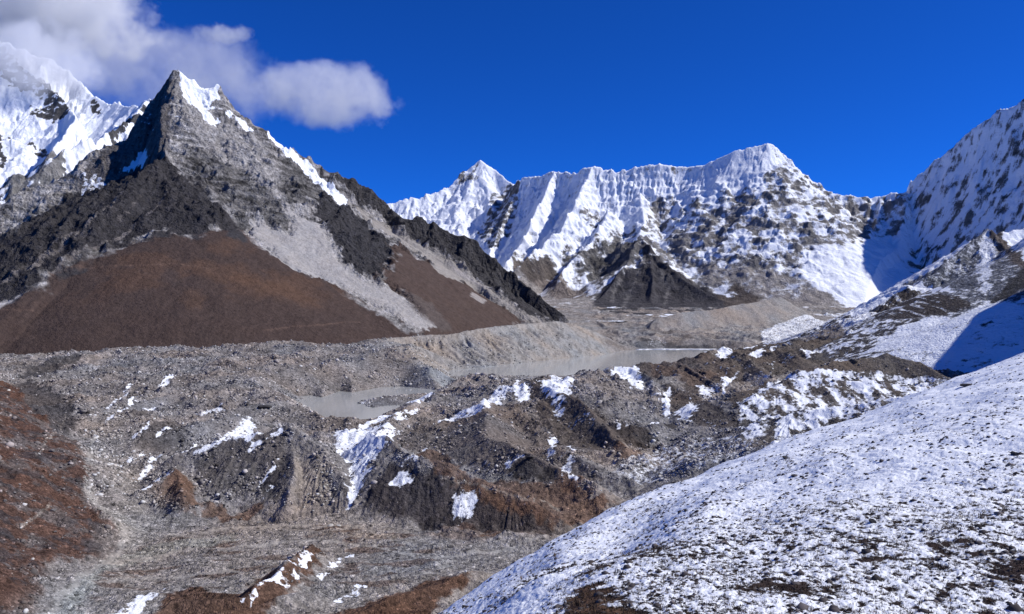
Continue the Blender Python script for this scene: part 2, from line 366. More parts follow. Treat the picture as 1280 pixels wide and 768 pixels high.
# ================================================================== big white mountain at the left edge
def left_mountain():
    rows = np.concatenate([np.arange(5600, 9300, 8.0), np.arange(9300, 11200, 30)])
    G = Layer(-230, 330, 1.15, rows); X, Y = G.X, G.Y
    wx = X + 50 * fbm(X, Y, 600, 3, seed=11.1); wy = Y + 50 * fbm(X, Y, 600, 3, seed=14.2)
    h = tent(wx, wy, [(-260, 10, 10500), (-60, 35, 10200), (0, 52, 10000), (30, 62, 9900), (62, 72, 9800), (85, 88, 9700), (100, 106, 9500), (118, 122, 9300), (150, 131, 9000), (172, 132, 8500), (190, 123, 8000), (215, 130, 7900), (330, 250, 7900)],
             1.25, 0.85, 500, flute=(150, 45, 1.0))
    h = np.maximum(h, tent(wx, wy, [(-90, 10, 9500), (0, 63, 9300), (30, 84, 9200), (58, 108, 9000), (84, 131, 8800), (94, 150, 8500), (60, 190, 8000)], 1.6, 0.9, 300, flute=(90, 35, 3.0)))
    h = np.maximum(h, tent(wx, wy, [(190, 124, 7900), (160, 152, 7500), (128, 172, 7200), (112, 196, 6900), (98, 235, 6600)], 1.3, 0.85, 300, flute=(60, 40, 9.0)))
    h = np.maximum(h, tent(wx, wy, [(112, 172, 7000), (78, 190, 6800), (62, 198, 6600), (40, 222, 6500), (18, 218, 6400), (0, 238, 6300), (-120, 250, 6200)], 1.2, 0.75, 200, flute=(90, 40, 5.0)))
    h = np.maximum(h, tent(wx, wy, [(78, 190, 6800), (70, 215, 6600), (60, 240, 6400)], 1.1, 0.75, 200, flute=(60, 25, 6.0)))
    h = np.maximum(h, np.full_like(h, -150)); G.set_base(h)
    Z = h + 70 * (ridged(X, Y, 330, 6, 0.5, 13.3) - 0.4) + 22 * fbm(X, Y, 110, 5, 0.6, 15.5); G.Zf = Z.astype(F)
    n = fbm(X, Y, 200, 6, 0.62, 2.2); n2 = fbm(X * 0.6, Z + Y * 0.1, 60, 5, 0.6, 3.9)
    G.start_paint((0.20, 0.20, 0.205)); G.col *= (1 + 0.5 * n2 + 0.3 * n)[..., None]
    G.snow[:] = 0.92 - 0.15 * np.abs(n2)
    dk = [[(-30, 45), (0, 62), (14, 70), (31, 84), (48, 97), (62, 109), (84, 131), (92, 143), (62, 154), (41, 149), (37, 134), (62, 134), (47, 118), (19, 109), (0, 99), (-30, 90)],
          [(40, 182), (58, 184), (60, 192), (44, 190)], [(112, 128), (124, 128), (130, 143), (122, 144)], [(0, 165), (6, 170), (8, 205), (0, 210), (-20, 200), (-20, 165)],
          [(195, 128), (175, 140), (150, 158), (136, 172), (140, 178), (160, 164), (185, 150)]]
    for q in dk:
        r = G.mask(q, 20, 40)
        if r: s_, m = r; G.snow[s_] = G.snow[s_] * (1 - m) + m * (0.22 + 1.3 * n2[s_] + 0.5 * n[s_]); G.col[s_] *= (1 - 0.55 * m)[..., None]
    rk = [(-220, 240), (0, 236), (12, 226), (20, 216), (30, 218), (40, 214), (48, 206), (62, 192), (76, 190), (82, 206), (82, 222), (70, 240), (72, 270), (100, 330), (0, 350), (-220, 420)]
    s_, m = G.mask(rk, 20, 30); G.snow[s_] = G.snow[s_] * (1 - m) + m * (0.2 + 0.9 * n[s_] + 0.3 * sstep(45, 85, ((G.X / G.Y) * 1000 + 640)[s_]))
    for q in ([(-20, 250), (5, 242), (20, 256), (20, 280), (0, 290), (-20, 290)], [(22, 256), (32, 254), (34, 268), (22, 274)]):
        G.paint(q, (0.06, 0.06, 0.065), 20, 15)
    G.col = np.clip(G.col, 0.02, 0.6)
    G.build('white_mountain', terrain_mat('left_rock_and_snow', 13, bump=1.0, snow_noise=0.35), 'huge white mountain at the left edge with a dark rock band below the cloud')
    return G

# ================================================================== the rocky pyramid peak
def pyramid():
    rows = np.concatenate([np.arange(3050, 7100, 5.5), np.arange(7100, 8200, 40.)])
    G = Layer(-230, 790, 1.1, rows); X, Y = G.X, G.Y
    wx = X + 26 * fbm(X, Y, 300, 3, seed=21.1); wy = Y + 26 * fbm(X, Y, 300, 3, seed=24.2)
    h = tent(wx, wy, [(210, 98, 6280), (216, 90, 6300), (224, 89, 6310), (234, 96, 6330), (252, 104, 6380), (272, 110, 6400), (292, 137, 6450), (310, 158, 6500), (335, 178, 6550), (358, 182, 6600), (380, 197, 6650),
                      (410, 212, 6700), (435, 223, 6750), (462, 234, 6800), (478, 250, 6830), (492, 263, 6850), (520, 272, 6850), (545, 281, 6850), (580, 291, 6800), (605, 310, 6750), (640, 342, 6600), (680, 374, 6400), (706, 394, 6300)],
             1.15, 0.80, 350, flute=(70, 34, 1.0), steep_start=2.2)
    R = [([(212, 93, 6290), (197, 112, 6280), (190, 125, 6250), (165, 160, 6150), (130, 195, 6000), (103, 228, 5850), (70, 260, 5700)], 2.0, 1.3, 200, (60, 30, 2.)),
         ([(216, 90, 6300), (214, 120, 6150), (213, 145, 5980), (208, 170, 5700), (205, 195, 5330)], 1.3, .72, 200, (50, 26, 3.), 2.4, 1.5),
         # front spur, its left and right edges
         ([(205, 198, 5250), (178, 210, 5150), (150, 226, 5080), (118, 240, 5000), (80, 256, 4900), (45, 283, 4800), (20, 300, 4700), (0, 312, 4650), (-60, 345, 4500), (-230, 420, 4300)], .72, .62, 120, (80, 12, 4.)),
         ([(205, 198, 5250), (225, 208, 5250), (262, 242, 5200), (300, 282, 5130), (330, 306, 5080), (372, 336, 5000), (420, 356, 4900), (470, 386, 4800), (522, 418, 4650)], .70, .60, 120, (90, 8, 5.)),
         ([(250, 106, 6380), (262, 150, 6130), (282, 200, 5880), (300, 235, 5650)], 1.0, .8, 120, (50, 20, 11.)),
         ([(310, 160, 6500), (332, 200, 6300), (348, 236, 6050)], 1.0, .85, 120, (50, 16, 12.)),
         ([(412, 213, 6700), (432, 248, 6450), (462, 288, 6150)], .9, .8, 120, (50, 16, 13.)),
         ([(205, 200, 5240), (190, 235, 5050), (165, 265, 4900), (140, 292, 4750)], .74, .66, 80, (50, 14, 14.)),
         ([(206, 200, 5240), (215, 240, 5000), (232, 270, 4850), (245, 292, 4700)], .74, .66, 80, (50, 12, 15.)),
         ([(275, 113, 6400), (285, 150, 6200), (298, 190, 5950), (325, 225, 5750), (352, 262, 5500), (362, 285, 5350)], .9, .65, 150, (60, 16, 6.)),
         ([(350, 183, 6550), (372, 215, 6300), (400, 245, 6100), (440, 275, 5900), (480, 312, 5650), (520, 350, 5400), (560, 380, 5200), (600, 408, 5050)], .85, .62, 150, (70, 18, 7.)),
         ([(478, 252, 6830), (510, 285, 6500), (560, 315, 6300), (610, 350, 6000), (650, 378, 5800), (690, 400, 5700)], .75, .62, 150, (60, 10, 8.)),
         ]
    for nd, a, b, d0, fl, *rr in R:
        kw = dict(s0r=rr[0], s1r=rr[1], steep_end=1.6) if rr else {}
        h = np.maximum(h, tent(wx, wy, nd, a, b, d0, flute=fl, **kw))
    floor = np.full_like(h, -330); h = np.maximum(h, floor); G.set_base(h)
    pxm = ((X / Y) * 1000 + 640)
    # rock gets broken relief, scree and grass slopes stay smooth
    rough = np.full(X.shape, 0.35, F)
    brown = [(-230, 470), (-230, 430), (0, 384), (62, 343), (119, 321), (162, 302), (206, 290), (237, 296), (269, 284), (300, 284), (330, 308), (372, 338), (420, 358), (470, 388), (525, 420), (525, 470), (300, 470)]
    brown2 = [(487, 304), (537, 329), (581, 354), (625, 379), (660, 402), (600, 440), (530, 440), (519, 383), (500, 363), (469, 347), (491, 322)]
    scA = [(296, 180), (306, 190), (319, 213), (337, 232), (353, 254), (375, 266), (403, 279), (416, 301), (431, 329), (450, 344), (500, 366), (545, 408), (520, 416), (490, 392), (450, 372), (419, 357), (372, 340), (341, 319), (306, 285), (319, 271), (341, 282), (359, 291), (362, 276), (347, 251), (319, 222), (298, 200)]
    scB = [(434, 249), (462, 263), (484, 279), (512, 294), (537, 310), (569, 322), (600, 347), (631, 372), (659, 391), (690, 405), (665, 408), (625, 380), (581, 355), (550, 343), (519, 313), (494, 301), (466, 285), (456, 272), (434, 257)]
    for q in (brown, brown2, scA, scB):
        r = G.mask(q, 60, 20)
        if r: s_, m = r; rough[s_] = np.minimum(rough[s_], 1 - m) if q is not brown else rough[s_] * (1 - 0.9 * m)
    rough = np.where(rough > 0.3, 1.0, rough / 0.35).astype(F)
    up = sstep(-150, 200, h)
    Z = h + rough * up * (88 * (ridged(X, Y, 280, 7, 0.6, 23.3) - 0.45) + 12 * fbm(X, Y, 70, 5, 0.62, 25.5)) + (1 - rough) * 4 * fbm(X, Y, 130, 5, 0.5, 1.5)
    tz = Z + 0.22 * X + 30 * fbm(X, Y, 500, 3, seed=28.8); st = 46.0; fr = tz / st - np.floor(tz / st)
    Z = Z + (sstep(0.25, 0.75, fr) - fr) * st * 0.22 * rough * sstep(300, 600, h)
    G.Zf = Z.astype(F)
    n = fbm(X, Y, 170, 6, 0.6, 31.2); strata = fbm(X * 0.22, (Z + 0.22 * X + 25 * n), 36, 6, 0.72, 33.9)
    G.start_paint((0.26, 0.252, 0.25)); G.col *= np.clip(1 + 1.15 * strata + 0.35 * n, 0.25, 1.9)[..., None]
    G.snow[:] = 0.10 + (0.25 * n + .55 * strata) * sstep(800, 1500, Z)
    P = G.paint
    # pale upper right face
    P([(222, 100), (262, 130), (285, 150), (305, 160), (335, 182), (330, 200), (345, 232), (305, 210), (290, 215), (255, 175), (232, 150), (216, 150)], (0.30, 0.29, 0.285), 30, 40, a=0.75)
    # dark band
    for q in ([(225, 195), (240, 188), (262, 196), (285, 205), (300, 207), (319, 222), (347, 251), (362, 276), (359, 291), (341, 282), (319, 271), (306, 285), (285, 264), (262, 238), (236, 215)],
              [(352, 195), (385, 208), (410, 225), (420, 240), (394, 247), (375, 258), (356, 244), (345, 222)]):
        r = G.mask(q, 25, 45)
        s_, m = r; G.col[s_] *= (1 - 0.52 * m)[..., None]
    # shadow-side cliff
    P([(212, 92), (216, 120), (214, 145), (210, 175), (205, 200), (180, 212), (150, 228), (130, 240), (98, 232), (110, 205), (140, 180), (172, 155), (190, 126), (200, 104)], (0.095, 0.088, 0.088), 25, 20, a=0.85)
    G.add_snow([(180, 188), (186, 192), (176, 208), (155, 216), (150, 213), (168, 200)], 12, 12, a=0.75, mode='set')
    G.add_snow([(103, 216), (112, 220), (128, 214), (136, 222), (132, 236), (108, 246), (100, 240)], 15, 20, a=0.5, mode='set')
    # dark rock
    P([(394, 247), (406, 244), (431, 257), (456, 276), (487, 304), (491, 322), (475, 344), (450, 344), (431, 329), (416, 301), (403, 279), (394, 266)], DARK, 6, 34, L=70)
    P([(403, 215), (450, 225), (469, 236), (494, 264), (544, 279), (581, 289), (628, 322), (720, 390), (720, 402), (690, 400), (659, 391), (631, 372), (600, 347), (569, 322), (537, 310), (512, 294), (484, 279), (478, 264), (441, 244), (419, 226)], (0.052, 0.050, 0.052), 6, 30, L=60)
    P([(372, 340), (395, 344), (419, 352), (418, 360), (400, 358), (375, 346)], DARK, 10, 14)
    P([(524, 322), (556, 340), (600, 362), (625, 380), (600, 378), (560, 352)], DARK, 14, 16, a=0.7)
    # grass and earth slopes
    P(brown, BROWN, 34, 75, L=170); P(brown2, (0.072, 0.052, 0.045), 30, 60, L=120)
    s_, m = G.mask(brown, 30, 0); t = (sstep(-0.05, 0.35, fbm(X[s_], Y[s_], 420, 5, 0.6, 41.)) * m * 0.6 * sstep(0, 1, (330 - np.abs(Z[s_] - 270)) / 200))[..., None]
    G.col[s_] = G.col[s_] * (1 - t) + np.array((0.092, 0.056, 0.040), F) * t
    P([(245, 330), (300, 335), (360, 355), (395, 372), (400, 384), (350, 374), (290, 352), (240, 345)], (0.11, 0.064, 0.042), 60, 60, a=0.45)
    P([(230, 360), (250, 362), (252, 388), (236, 386)], (0.10, 0.06, 0.04), 40, 60, a=0.4)
    P([(206, 336), (222, 338), (218, 356), (204, 352)], (0.055, 0.045, 0.045), 50, 40, a=0.6)
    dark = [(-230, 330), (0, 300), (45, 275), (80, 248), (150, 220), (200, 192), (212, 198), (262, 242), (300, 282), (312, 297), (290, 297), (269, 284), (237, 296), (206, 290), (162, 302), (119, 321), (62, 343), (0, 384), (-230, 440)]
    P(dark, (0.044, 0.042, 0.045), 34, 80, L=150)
    for p, w in (([(-20, 366), (0, 357), (47, 329), (103, 289), (131, 261), (152, 242)], 2.4), ([(62, 340), (125, 304), (162, 283), (187, 262), (208, 240)], 1.4), ([(20, 340), (60, 312), (100, 285)], .8),
                 ([(95, 300), (122, 282), (140, 262)], .8), ([(150, 270), (165, 255), (175, 240)], .8)):
        P([(x, y - w) for x, y in p] + [(x, y + w) for x, y in p[::-1]], (0.17, 0.155, 0.15), 8, 14, a=0.8)
    # scree
    P(scA, GREY, 5, 20, L=40); P(scB, (0.25, 0.235, 0.22), 5, 18, L=36)
    P([(560, 330), (600, 352), (610, 362), (575, 345)], (0.3, 0.28, 0.27), 8, 8)
    P([(590, 365), (608, 376), (604, 380), (588, 371)], (0.26, 0.24, 0.23), 8, 8)
    P([(505, 362), (540, 380), (566, 412), (552, 414), (520, 392)], (0.10, 0.085, 0.08), 20, 20, a=0.7)
    fibre = fbm(X + 20 * n, Y * .16, 22, 4, 0.6, 51.); G.col *= (1 + (0.14 + .30 * rough) * fibre)[..., None]
    # foot paths
    for p in ([(-20, 389), (20, 388), (42, 389), (52, 395)], [(62, 341), (85, 336), (110, 335), (150, 331), (180, 332), (215, 330), (262, 336)], [(330, 414), (360, 409), (400, 407), (425, 403), (450, 403)]):
        P([(x, y - .5) for x, y in p] + [(x, y + .6) for x, y in p[::-1]], (0.15, 0.10, 0.078), 7, 6, a=0.45)
    # snow
    A = G.add_snow
    A([(219, 84), (233, 88), (250, 100), (272, 106), (274, 121), (262, 127), (259, 140), (275, 148), (266, 152), (252, 142), (243, 129), (231, 123), (225, 102)], 14, 16, a=1.0, mode='set')
    A([(283, 138), (292, 139), (290, 146), (281, 143)], 10, 8)
    A([(334, 169), (352, 172), (364, 188), (381, 202), (403, 219), (434, 249), (433, 258), (403, 237), (384, 219), (359, 196), (344, 184)], 12, 10, a=1.0)
    A([(290, 140), (300, 150), (318, 166), (312, 168), (298, 156)], 10, 14, a=.65)
    G.grain[:] = .42 + .58 * rough
    G.col = np.clip(G.col, 0.018, 0.5)
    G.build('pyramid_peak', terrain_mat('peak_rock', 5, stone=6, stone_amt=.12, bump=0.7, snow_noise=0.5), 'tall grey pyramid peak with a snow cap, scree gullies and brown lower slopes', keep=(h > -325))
    return G
LAKE_Z = -290.0
def on_lake(pts): return [((x - 640) / 1000. * (-LAKE_Z * 1000 / (y - 384)), -LAKE_Z * 1000 / (y - 384)) for x, y in pts]
LAKE = [(560, 463), (600, 460), (640, 455), (700, 449), (750, 444), (782, 438), (830, 435.5), (900, 436), (960, 438), (1010, 446), (960, 452), (880, 456), (800, 468), (720, 480), (650, 489), (600, 487), (566, 478)]
POND = [(362, 504), (380, 499), (372, 496), (392, 494), (402, 497), (425, 489), (440, 491), (470, 485), (500, 483), (548, 488), (560, 484), (552, 491), (536, 497), (520, 508), (500, 516), (480, 524), (462, 531), (455, 536), (445, 531), (425, 534), (400, 522), (384, 510)]
ISLET = [(447, 503), (470, 497), (500, 495), (535, 492), (545, 498), (520, 506), (490, 507), (465, 510)]

# ================================================================== valley: moraines, gravel flats, hills
def valley():
    r1 = [560.]
    while r1[-1] < 7300: r1.append(r1[-1] + max(1.7, r1[-1] * 0.0019))
    G = Layer(-200, 1320, 1.15, r1); X, Y = G.X, G.Y
    wx = X + 22 * fbm(X, Y, 180, 3, seed=61.1); wy = Y + 22 * fbm(X, Y, 180, 3, seed=64.2)
    base = -303 + 14 * sstep(1500, 2000, Y) + 0.155 * np.clip(Y - 5500, 0, 2300)
    base = base + 0.12 * np.clip(X - 480, 0, 1200) * sstep(5200, 4200, Y)
    base = base + .085 * np.clip(Y - 2900, 0, 1700) * sstep(.34, .46, X / Y) * sstep(5600, 5000, Y)
    h = base.astype(F)
    pq = lambda pts, z: np.array([((x - 640) / 1000. * (-z * 1000 / (y - 384)), -z * 1000 / (y - 384)) for x, y in pts])
    flatq = pq([(30, 790), (135, 695), (150, 662), (105, 602), (112, 548), (140, 530), (165, 560), (168, 612), (212, 650), (300, 662), (430, 640), (560, 674), (690, 674), (770, 645), (820, 610), (800, 720), (540, 800)], -303)
    G.Z = h; flat = np.zeros(X.shape, F); r = G.sd_poly(flatq, 60); flat[r[0]] = sstep(-25, 25, r[1])
    # left-hand debris field rising to its far edge
    h = smax(h, tent(wx, wy, [(-200, 470, 2900), (0, 462, 3100), (60, 452, 3300), (130, 441, 3400), (190, 435, 3500), (260, 435, 3550), (350, 429, 3600), (400, 431, 3650), (480, 425, 3900)], .5, .5, 100, s0r=.055, s1r=.055, steep_end=.5), 10)
    # lateral moraine beside the lake
    h = np.maximum(h, tent(wx, wy, [(440, 428, 3800), (480, 423, 3900), (520, 420, 4050), (560, 418, 4150), (600, 411, 4350), (640, 406, 4600), (680, 403, 4900), (706, 399, 5100), (722, 396, 5220), (745, 408, 5350), (765, 424, 5420), (783, 437, 5480)],
                           .62, .40, 90, flute=(48, 30, 4.0), round_=6))
    T = lambda nd, s, d0=60, s0=None, k=8, rd=2: tent(wx, wy, nd, s * 1.45, s * 1.12, d0, round_=rd, flute=(26, 3, s * 30))
    # central hills
    h = smax(h, tent(wx, wy, [(440, 545, 1750), (500, 522, 1850), (560, 507, 1950), (610, 492, 2050), (655, 476, 2150), (700, 480, 2100), (750, 462, 2400), (800, 456, 2500), (850, 452, 2700), (905, 438, 3000), (960, 433, 3200), (1010, 428, 3300), (1060, 423, 3400)],
                              .5, .5, 100, s0r=.2, s1r=.16), 8)
    hills = [([(655, 477, 2130), (690, 482, 2000), (720, 500, 1850), (745, 522, 1720), (775, 556, 1580)], .5),
             ([(535, 468, 3000), (490, 462, 3050), (430, 466, 3000)], .26), ([(350, 480, 2700), (300, 470, 2900)], .2),
             ([(760, 456, 2450), (790, 458, 2450), (808, 470, 2300), (822, 488, 2150), (840, 505, 2050), (862, 528, 1950)], .5),
             ([(850, 453, 2650), (880, 470, 2400), (905, 485, 2250), (928, 508, 2150)], .5),
             ([(900, 439, 3000), (940, 452, 2700), (960, 470, 2400)], .4), ([(960, 433, 3200), (1000, 447, 2800)], .35), ([(1040, 425, 3350), (1060, 436, 3000)], .3),
             ([(465, 545, 1330), (478, 549, 1300), (500, 561, 1260), (530, 573, 1230), (580, 591, 1200), (640, 613, 1160), (700, 644, 1120)], .5),
             ([(610, 498, 1900), (600, 525, 1650), (620, 548, 1500), (650, 566, 1400), (690, 584, 1320), (745, 608, 1250)], .36),
             ([(700, 560, 1500), (740, 580, 1400), (790, 600, 1330)], .3),
             ([(770, 527, 1760), (780, 531, 1740)], .45), ([(655, 579, 1330), (668, 582, 1320)], .5), ([(740, 462, 2350), (730, 478, 2200)], .4),
             ([(205, 582, 1290), (250, 561, 1310), (310, 546, 1330), (362, 537, 1330), (385, 545, 1310), (405, 560, 1270), (430, 594, 1220)], .5),
             ([(172, 612, 1190), (200, 596, 1220), (219, 585, 1240)], .5), ([(362, 537, 1390), (368, 560, 1290), (364, 590, 1220), (352, 622, 1170)], .55), ([(219, 584, 1260), (226, 605, 1200), (232, 625, 1160)], .5), ([(520, 500, 2000), (500, 515, 1850), (478, 535, 1700), (455, 552, 1560)], .3), ([(735, 470, 2350), (720, 500, 2000), (735, 530, 1800)], .35), ([(880, 500, 2100), (890, 520, 1950), (900, 540, 1800)], .4),
             ([(130, 520, 1900), (180, 500, 2050), (230, 492, 2150)], .22), ([(170, 555, 1560), (230, 535, 1650), (300, 520, 1750)], .3), ([(250, 520, 1850), (320, 505, 1950), (360, 500, 2050)], .25),
             ([(60, 470, 2700), (110, 452, 2900), (150, 448, 2950)], .3),
             # right: brown mound and snow-streaked hummocks
             ([(1000, 463, 2300), (1060, 448, 2350), (1110, 444, 2350), (1150, 451, 2300), (1185, 470, 2200)], .45),
             ([(930, 505, 1800), (985, 474, 1900), (1060, 477, 1850), (1160, 482, 1800)], .25), ([(950, 535, 1500), (1000, 512, 1520), (1060, 507, 1500), (1130, 498, 1450)], .3),
             ([(940, 560, 1300), (1000, 540, 1300), (1080, 525, 1280)], .3),
             # bottom edge knolls
             ([(190, 775, 760), (225, 748, 790), (300, 745, 800), (330, 726, 830), (360, 703, 880), (395, 686, 930)], .5), ([(410, 780, 770), (470, 750, 800), (540, 730, 840), (600, 716, 880)], .28),
             ([(270, 770, 760), (380, 740, 820)], .3),
             # glacier side moraine beyond the lake
             ([(812, 408, 6250), (822, 398, 6350), (845, 392, 6450), (900, 386, 6600), (935, 379, 6750), (975, 372, 6950)], .5),
             ([(1000, 408, 5000), (1050, 395, 5000), (1100, 385, 4900)], .3), ([(940, 425, 4600), (1000, 418, 4700), (1040, 408, 4600)], .25)]
    own = np.zeros(X.shape, F)
    for nd, s in hills:
        t_ = T(nd, s); own = np.maximum(own, sstep(-6, 4, t_ - h)); h = smax(h, t_, 3)
    # brown slope at the left, rising out of frame
    h = smax(h, tent(wx, wy, [(-2600, 3600, -200), (-2250, 2800, -60), (-1800, 2000, 5), (-1510, 1600, -5), (-1310, 1350, -10), (-1060, 1060, -30), (-950, 800, -50), (-900, 500, -50)], .5, .5, 100, world_nodes=True), 12)
    h = smax(h, tent(wx, wy, [(60, 640, 1060), (110, 656, 1040), (148, 667, 1030)], .35, .3, 60), 8)
    G.set_base(h)
    # relief
    def lakes(h):
        out = h
        for q, s_in, s_out in ((LAKE, .10, .10), (POND, .06, .06)):
            Q = np.array(on_lake(q)); r = G.sd_poly(Q, 350)
            sl_, sd = r; sd = sd + (14 if q is LAKE else 7) * fbm(X[sl_], Y[sl_], 60, 4, .6, 3.)
            ins = np.minimum(out[sl_], LAKE_Z - 1.0 - sd * s_in); outs = np.minimum(np.maximum(out[sl_], np.minimum(LAKE_Z + 1.0 - sd * s_out, LAKE_Z + 8)), LAKE_Z + 1.0 - sd * .62)
            out[sl_] = np.where(sd > 0, ins, outs)
        Q = np.array(on_lake(ISLET)); sl_, sd = G.sd_poly(Q, 60); sd = sd + 8 * fbm(X[sl_], Y[sl_], 30, 4, .6, 5.)
        out[sl_] = np.where(sd > 0, np.maximum(out[sl_], LAKE_Z + .4 + sd * .12), out[sl_])
        return out
    amp = (1 - flat) * sstep(560, 1200, Y) 
    brownS = np.zeros(X.shape, F)
    lb = [(-200, 380), (0, 478), (19, 484), (34, 510), (66, 536), (94, 556), (116, 589), (109, 607), (105, 625), (125, 647), (152, 666), (150, 686), (137, 696), (112, 692), (87, 696), (55, 700), (46, 730), (44, 790), (-200, 800)]
    s_, m = G.mask(lb, 10, 6); brownS[s_] = m
    amp = amp * (1 - .6 * brownS)
    latM = sstep(3600, 4000, Y) * (X < 700)
    Z = h + amp * (1 - .62 * own) * (1 - .85 * latM) * (30 * (ridged(wx, wy, 210, 6, .5, 71.) - .38) + 9 * (ridged(X, Y, 50, 4, .55, 75.) - .4)) + (1 - .6 * flat) * 2.4 * fbm(X, Y, 18, 4, .6, 77.) + .9 * fbm(X, Y, 7, 2, .6, 79.)
    Z = Z + flat * (8 * (ridged(X * .38 + Y * .2, Y, 75, 4, .55, 83.) - .45))
    Z = Z + brownS * 10 * (ridged(X + Y * .3, Y * .6, 110, 4, .5, 81.) - .4)
    # ice front at the end of the lake
    fr = sstep(5490, 5560, Y + 40 * fbm(X, Y, 160, 3, seed=2.)) * sstep(200, 700, X) * sstep(2600, 1900, X)
    Z = Z + fr * (28 + 14 * fbm(X, Y, 90, 3, seed=8.)) * sstep(6300, 5700, Y)
    Z = lakes(Z); G.Zf = Z.astype(F)
    # ---- colours
    n = fbm(X, Y, 160, 6, .6, 91.); n2 = fbm(X, Y, 38, 5, .62, 93.)
    gx, gy = G.normal(Z); sl = np.sqrt(gx * gx + gy * gy)
    G.start_paint(GRAVEL); G.col *= np.clip(1 + .45 * n + .35 * n2, .4, 1.7)[..., None]
    P = G.paint
    # far part: glacier rubble, tan moraines
    t = sstep(5300, 5700, Y)[..., None]; G.col[:] = G.col * (1 - t) + np.array((.225, .21, .20), F) * (1 + .45 * n + .3 * n2)[..., None] * t
    P([(826, 395), (860, 389), (905, 384), (940, 376), (985, 370), (1010, 385), (990, 410), (930, 425), (870, 420), (838, 408)], (.28, .262, .245), 25, 20, a=.85)
    P([(780, 433), (800, 428), (850, 431), (900, 433), (950, 432), (960, 440), (900, 438), (780, 440)], (.07, .07, .075), 14, 20, a=.8)
    # lateral moraine
    lat = [(478, 424), (520, 420), (560, 417), (600, 410), (640, 405), (680, 402), (722, 395), (748, 408), (786, 440), (740, 447), (690, 452), (640, 457), (570, 464), (530, 458), (500, 444)]
    P(lat, (.275, .264, .252), 14, 10, a=.9); s_, m = G.mask(lat, 10, 0)
    G.col[s_] *= (1 - .3 * m * sstep(-.02, .25, fbm(wx[s_] * 1.0, Y[s_] * .3, 26, 4, .6, 5.)))[..., None]
    # dark hills, and the grey mound's shaded and lit faces painted in
    BR2 = (.092, .080, .074); 
    for q, c in (([(655, 474), (700, 478), (725, 496), (750, 520), (784, 545), (782, 560), (745, 566), (700, 556), (672, 530), (668, 500)], BR2),
                 ([(785, 456), (830, 450), (880, 440), (930, 455), (930, 480), (880, 482), (862, 498), (850, 470), (815, 478)], (.098, .084, .077)),
                 ([(825, 480), (850, 490), (885, 500), (920, 520), (935, 535), (900, 534), (862, 530), (838, 515)], (.085, .073, .068)),
                 ([(900, 440), (960, 430), (1060, 422), (1100, 428), (1075, 446), (1000, 464), (940, 470), (905, 455)], (.10, .085, .075)),
                 ([(1000, 466), (1060, 446), (1110, 442), (1160, 452), (1190, 472), (1150, 474), (1090, 466), (1030, 470)], (.115, .098, .085)),
                 ([(905, 500), (930, 490), (955, 478), (975, 480), (940, 500), (930, 520)], (.10, .085, .075)),
                 ([(460, 560), (520, 535), (580, 520), (640, 500), (660, 520), (700, 560), (760, 600), (700, 605), (620, 590), (540, 570)], (.135, .117, .108)),
                 ([(450, 635), (470, 600), (490, 580), (540, 590), (600, 610), (680, 640), (690, 665), (620, 664), (540, 655)], (.060, .052, .052)),
                 ([(247, 560), (300, 548), (360, 540), (368, 580), (345, 625), (270, 618), (252, 600)], (.115, .105, .10)),  # grey mound, left face: its shade is put into the colour
                 ([(370, 540), (400, 555), (425, 590), (410, 625), (375, 630), (365, 590)], (.23, .205, .182)),  # same mound, right face: painted lighter as the sunlit side
                 ([(20, 470), (70, 450), (110, 443), (90, 456), (50, 470)], (.08, .075, .075)), ([(0, 486), (40, 478), (90, 500), (100, 545), (70, 538), (34, 515)], (.075, .07, .072)),
                 ([(165, 545), (215, 525), (232, 530), (230, 550), (195, 562), (168, 560)], (.10, .092, .09)),
                 ([(326, 605), (340, 585), (355, 572), (352, 595), (335, 620), (326, 618)], (.045, .042, .046)), ([(767, 530), (780, 524), (820, 548), (822, 560), (790, 560), (770, 545)], (.055, .048, .046)),
                 ([(640, 585), (660, 572), (690, 588), (694, 600), (660, 602), (642, 596)], (.05, .045, .045)), ([(826, 526), (840, 528), (848, 538), (830, 540)], (.05, .045, .045))):
        P(q, c, 6, 9)
    for q, a in (([(524, 572), (548, 566), (569, 583), (590, 600), (640, 602), (700, 606), (745, 616), (768, 632), (745, 645), (690, 655), (640, 640), (600, 630), (570, 612), (545, 592)], .8),
                 ([(560, 680), (600, 668), (640, 664), (610, 676), (572, 684)], .8), ([(760, 560), (800, 562), (810, 572), (780, 575)], .6), ([(700, 590), (740, 600), (720, 618), (700, 615)], .6),
                 ([(170, 616), (200, 598), (219, 586), (233, 595), (243, 610), (247, 640), (210, 638)], .95), ([(247, 630), (290, 642), (325, 626), (334, 634), (300, 648), (250, 645)], .85),
                 ([(525, 668), (560, 652), (625, 662), (690, 668), (620, 672), (560, 676)], .5), ([(800, 440), (850, 455), (900, 470), (870, 480), (820, 470)], .3)):
        P(q, (.115, .068, .046), 4, 9, a=a * .95)
    # left slope: rust with grey stony streaks
    P(lb, (.088, .052, .040), 6, 8)
    t = (brownS * sstep(.02, .3, fbm(X, Y, 70, 6, .65, 101.)) * .75)[..., None]; G.col[:] = G.col * (1 - t) + np.array((.12, .108, .105), F) * t
    t = (brownS * sstep(.12, .3, fbm(X, Y, 40, 4, .6, 131.)) * .7)[..., None]; G.col[:] = G.col * (1 - t) + np.array((.05, .045, .048), F) * t
    # gravel flats: pale, streaked along the flow
    st = fbm(X * .35 + Y * .15, Y * 1.2 - X * .2, 34, 4, .6, 111.)
    t = (flat * .85)[..., None]; G.col[:] = G.col * (1 - t) + (np.array((.245, .23, .218), F) * (1 + .28 * st + .15 * n2)[..., None]) * t
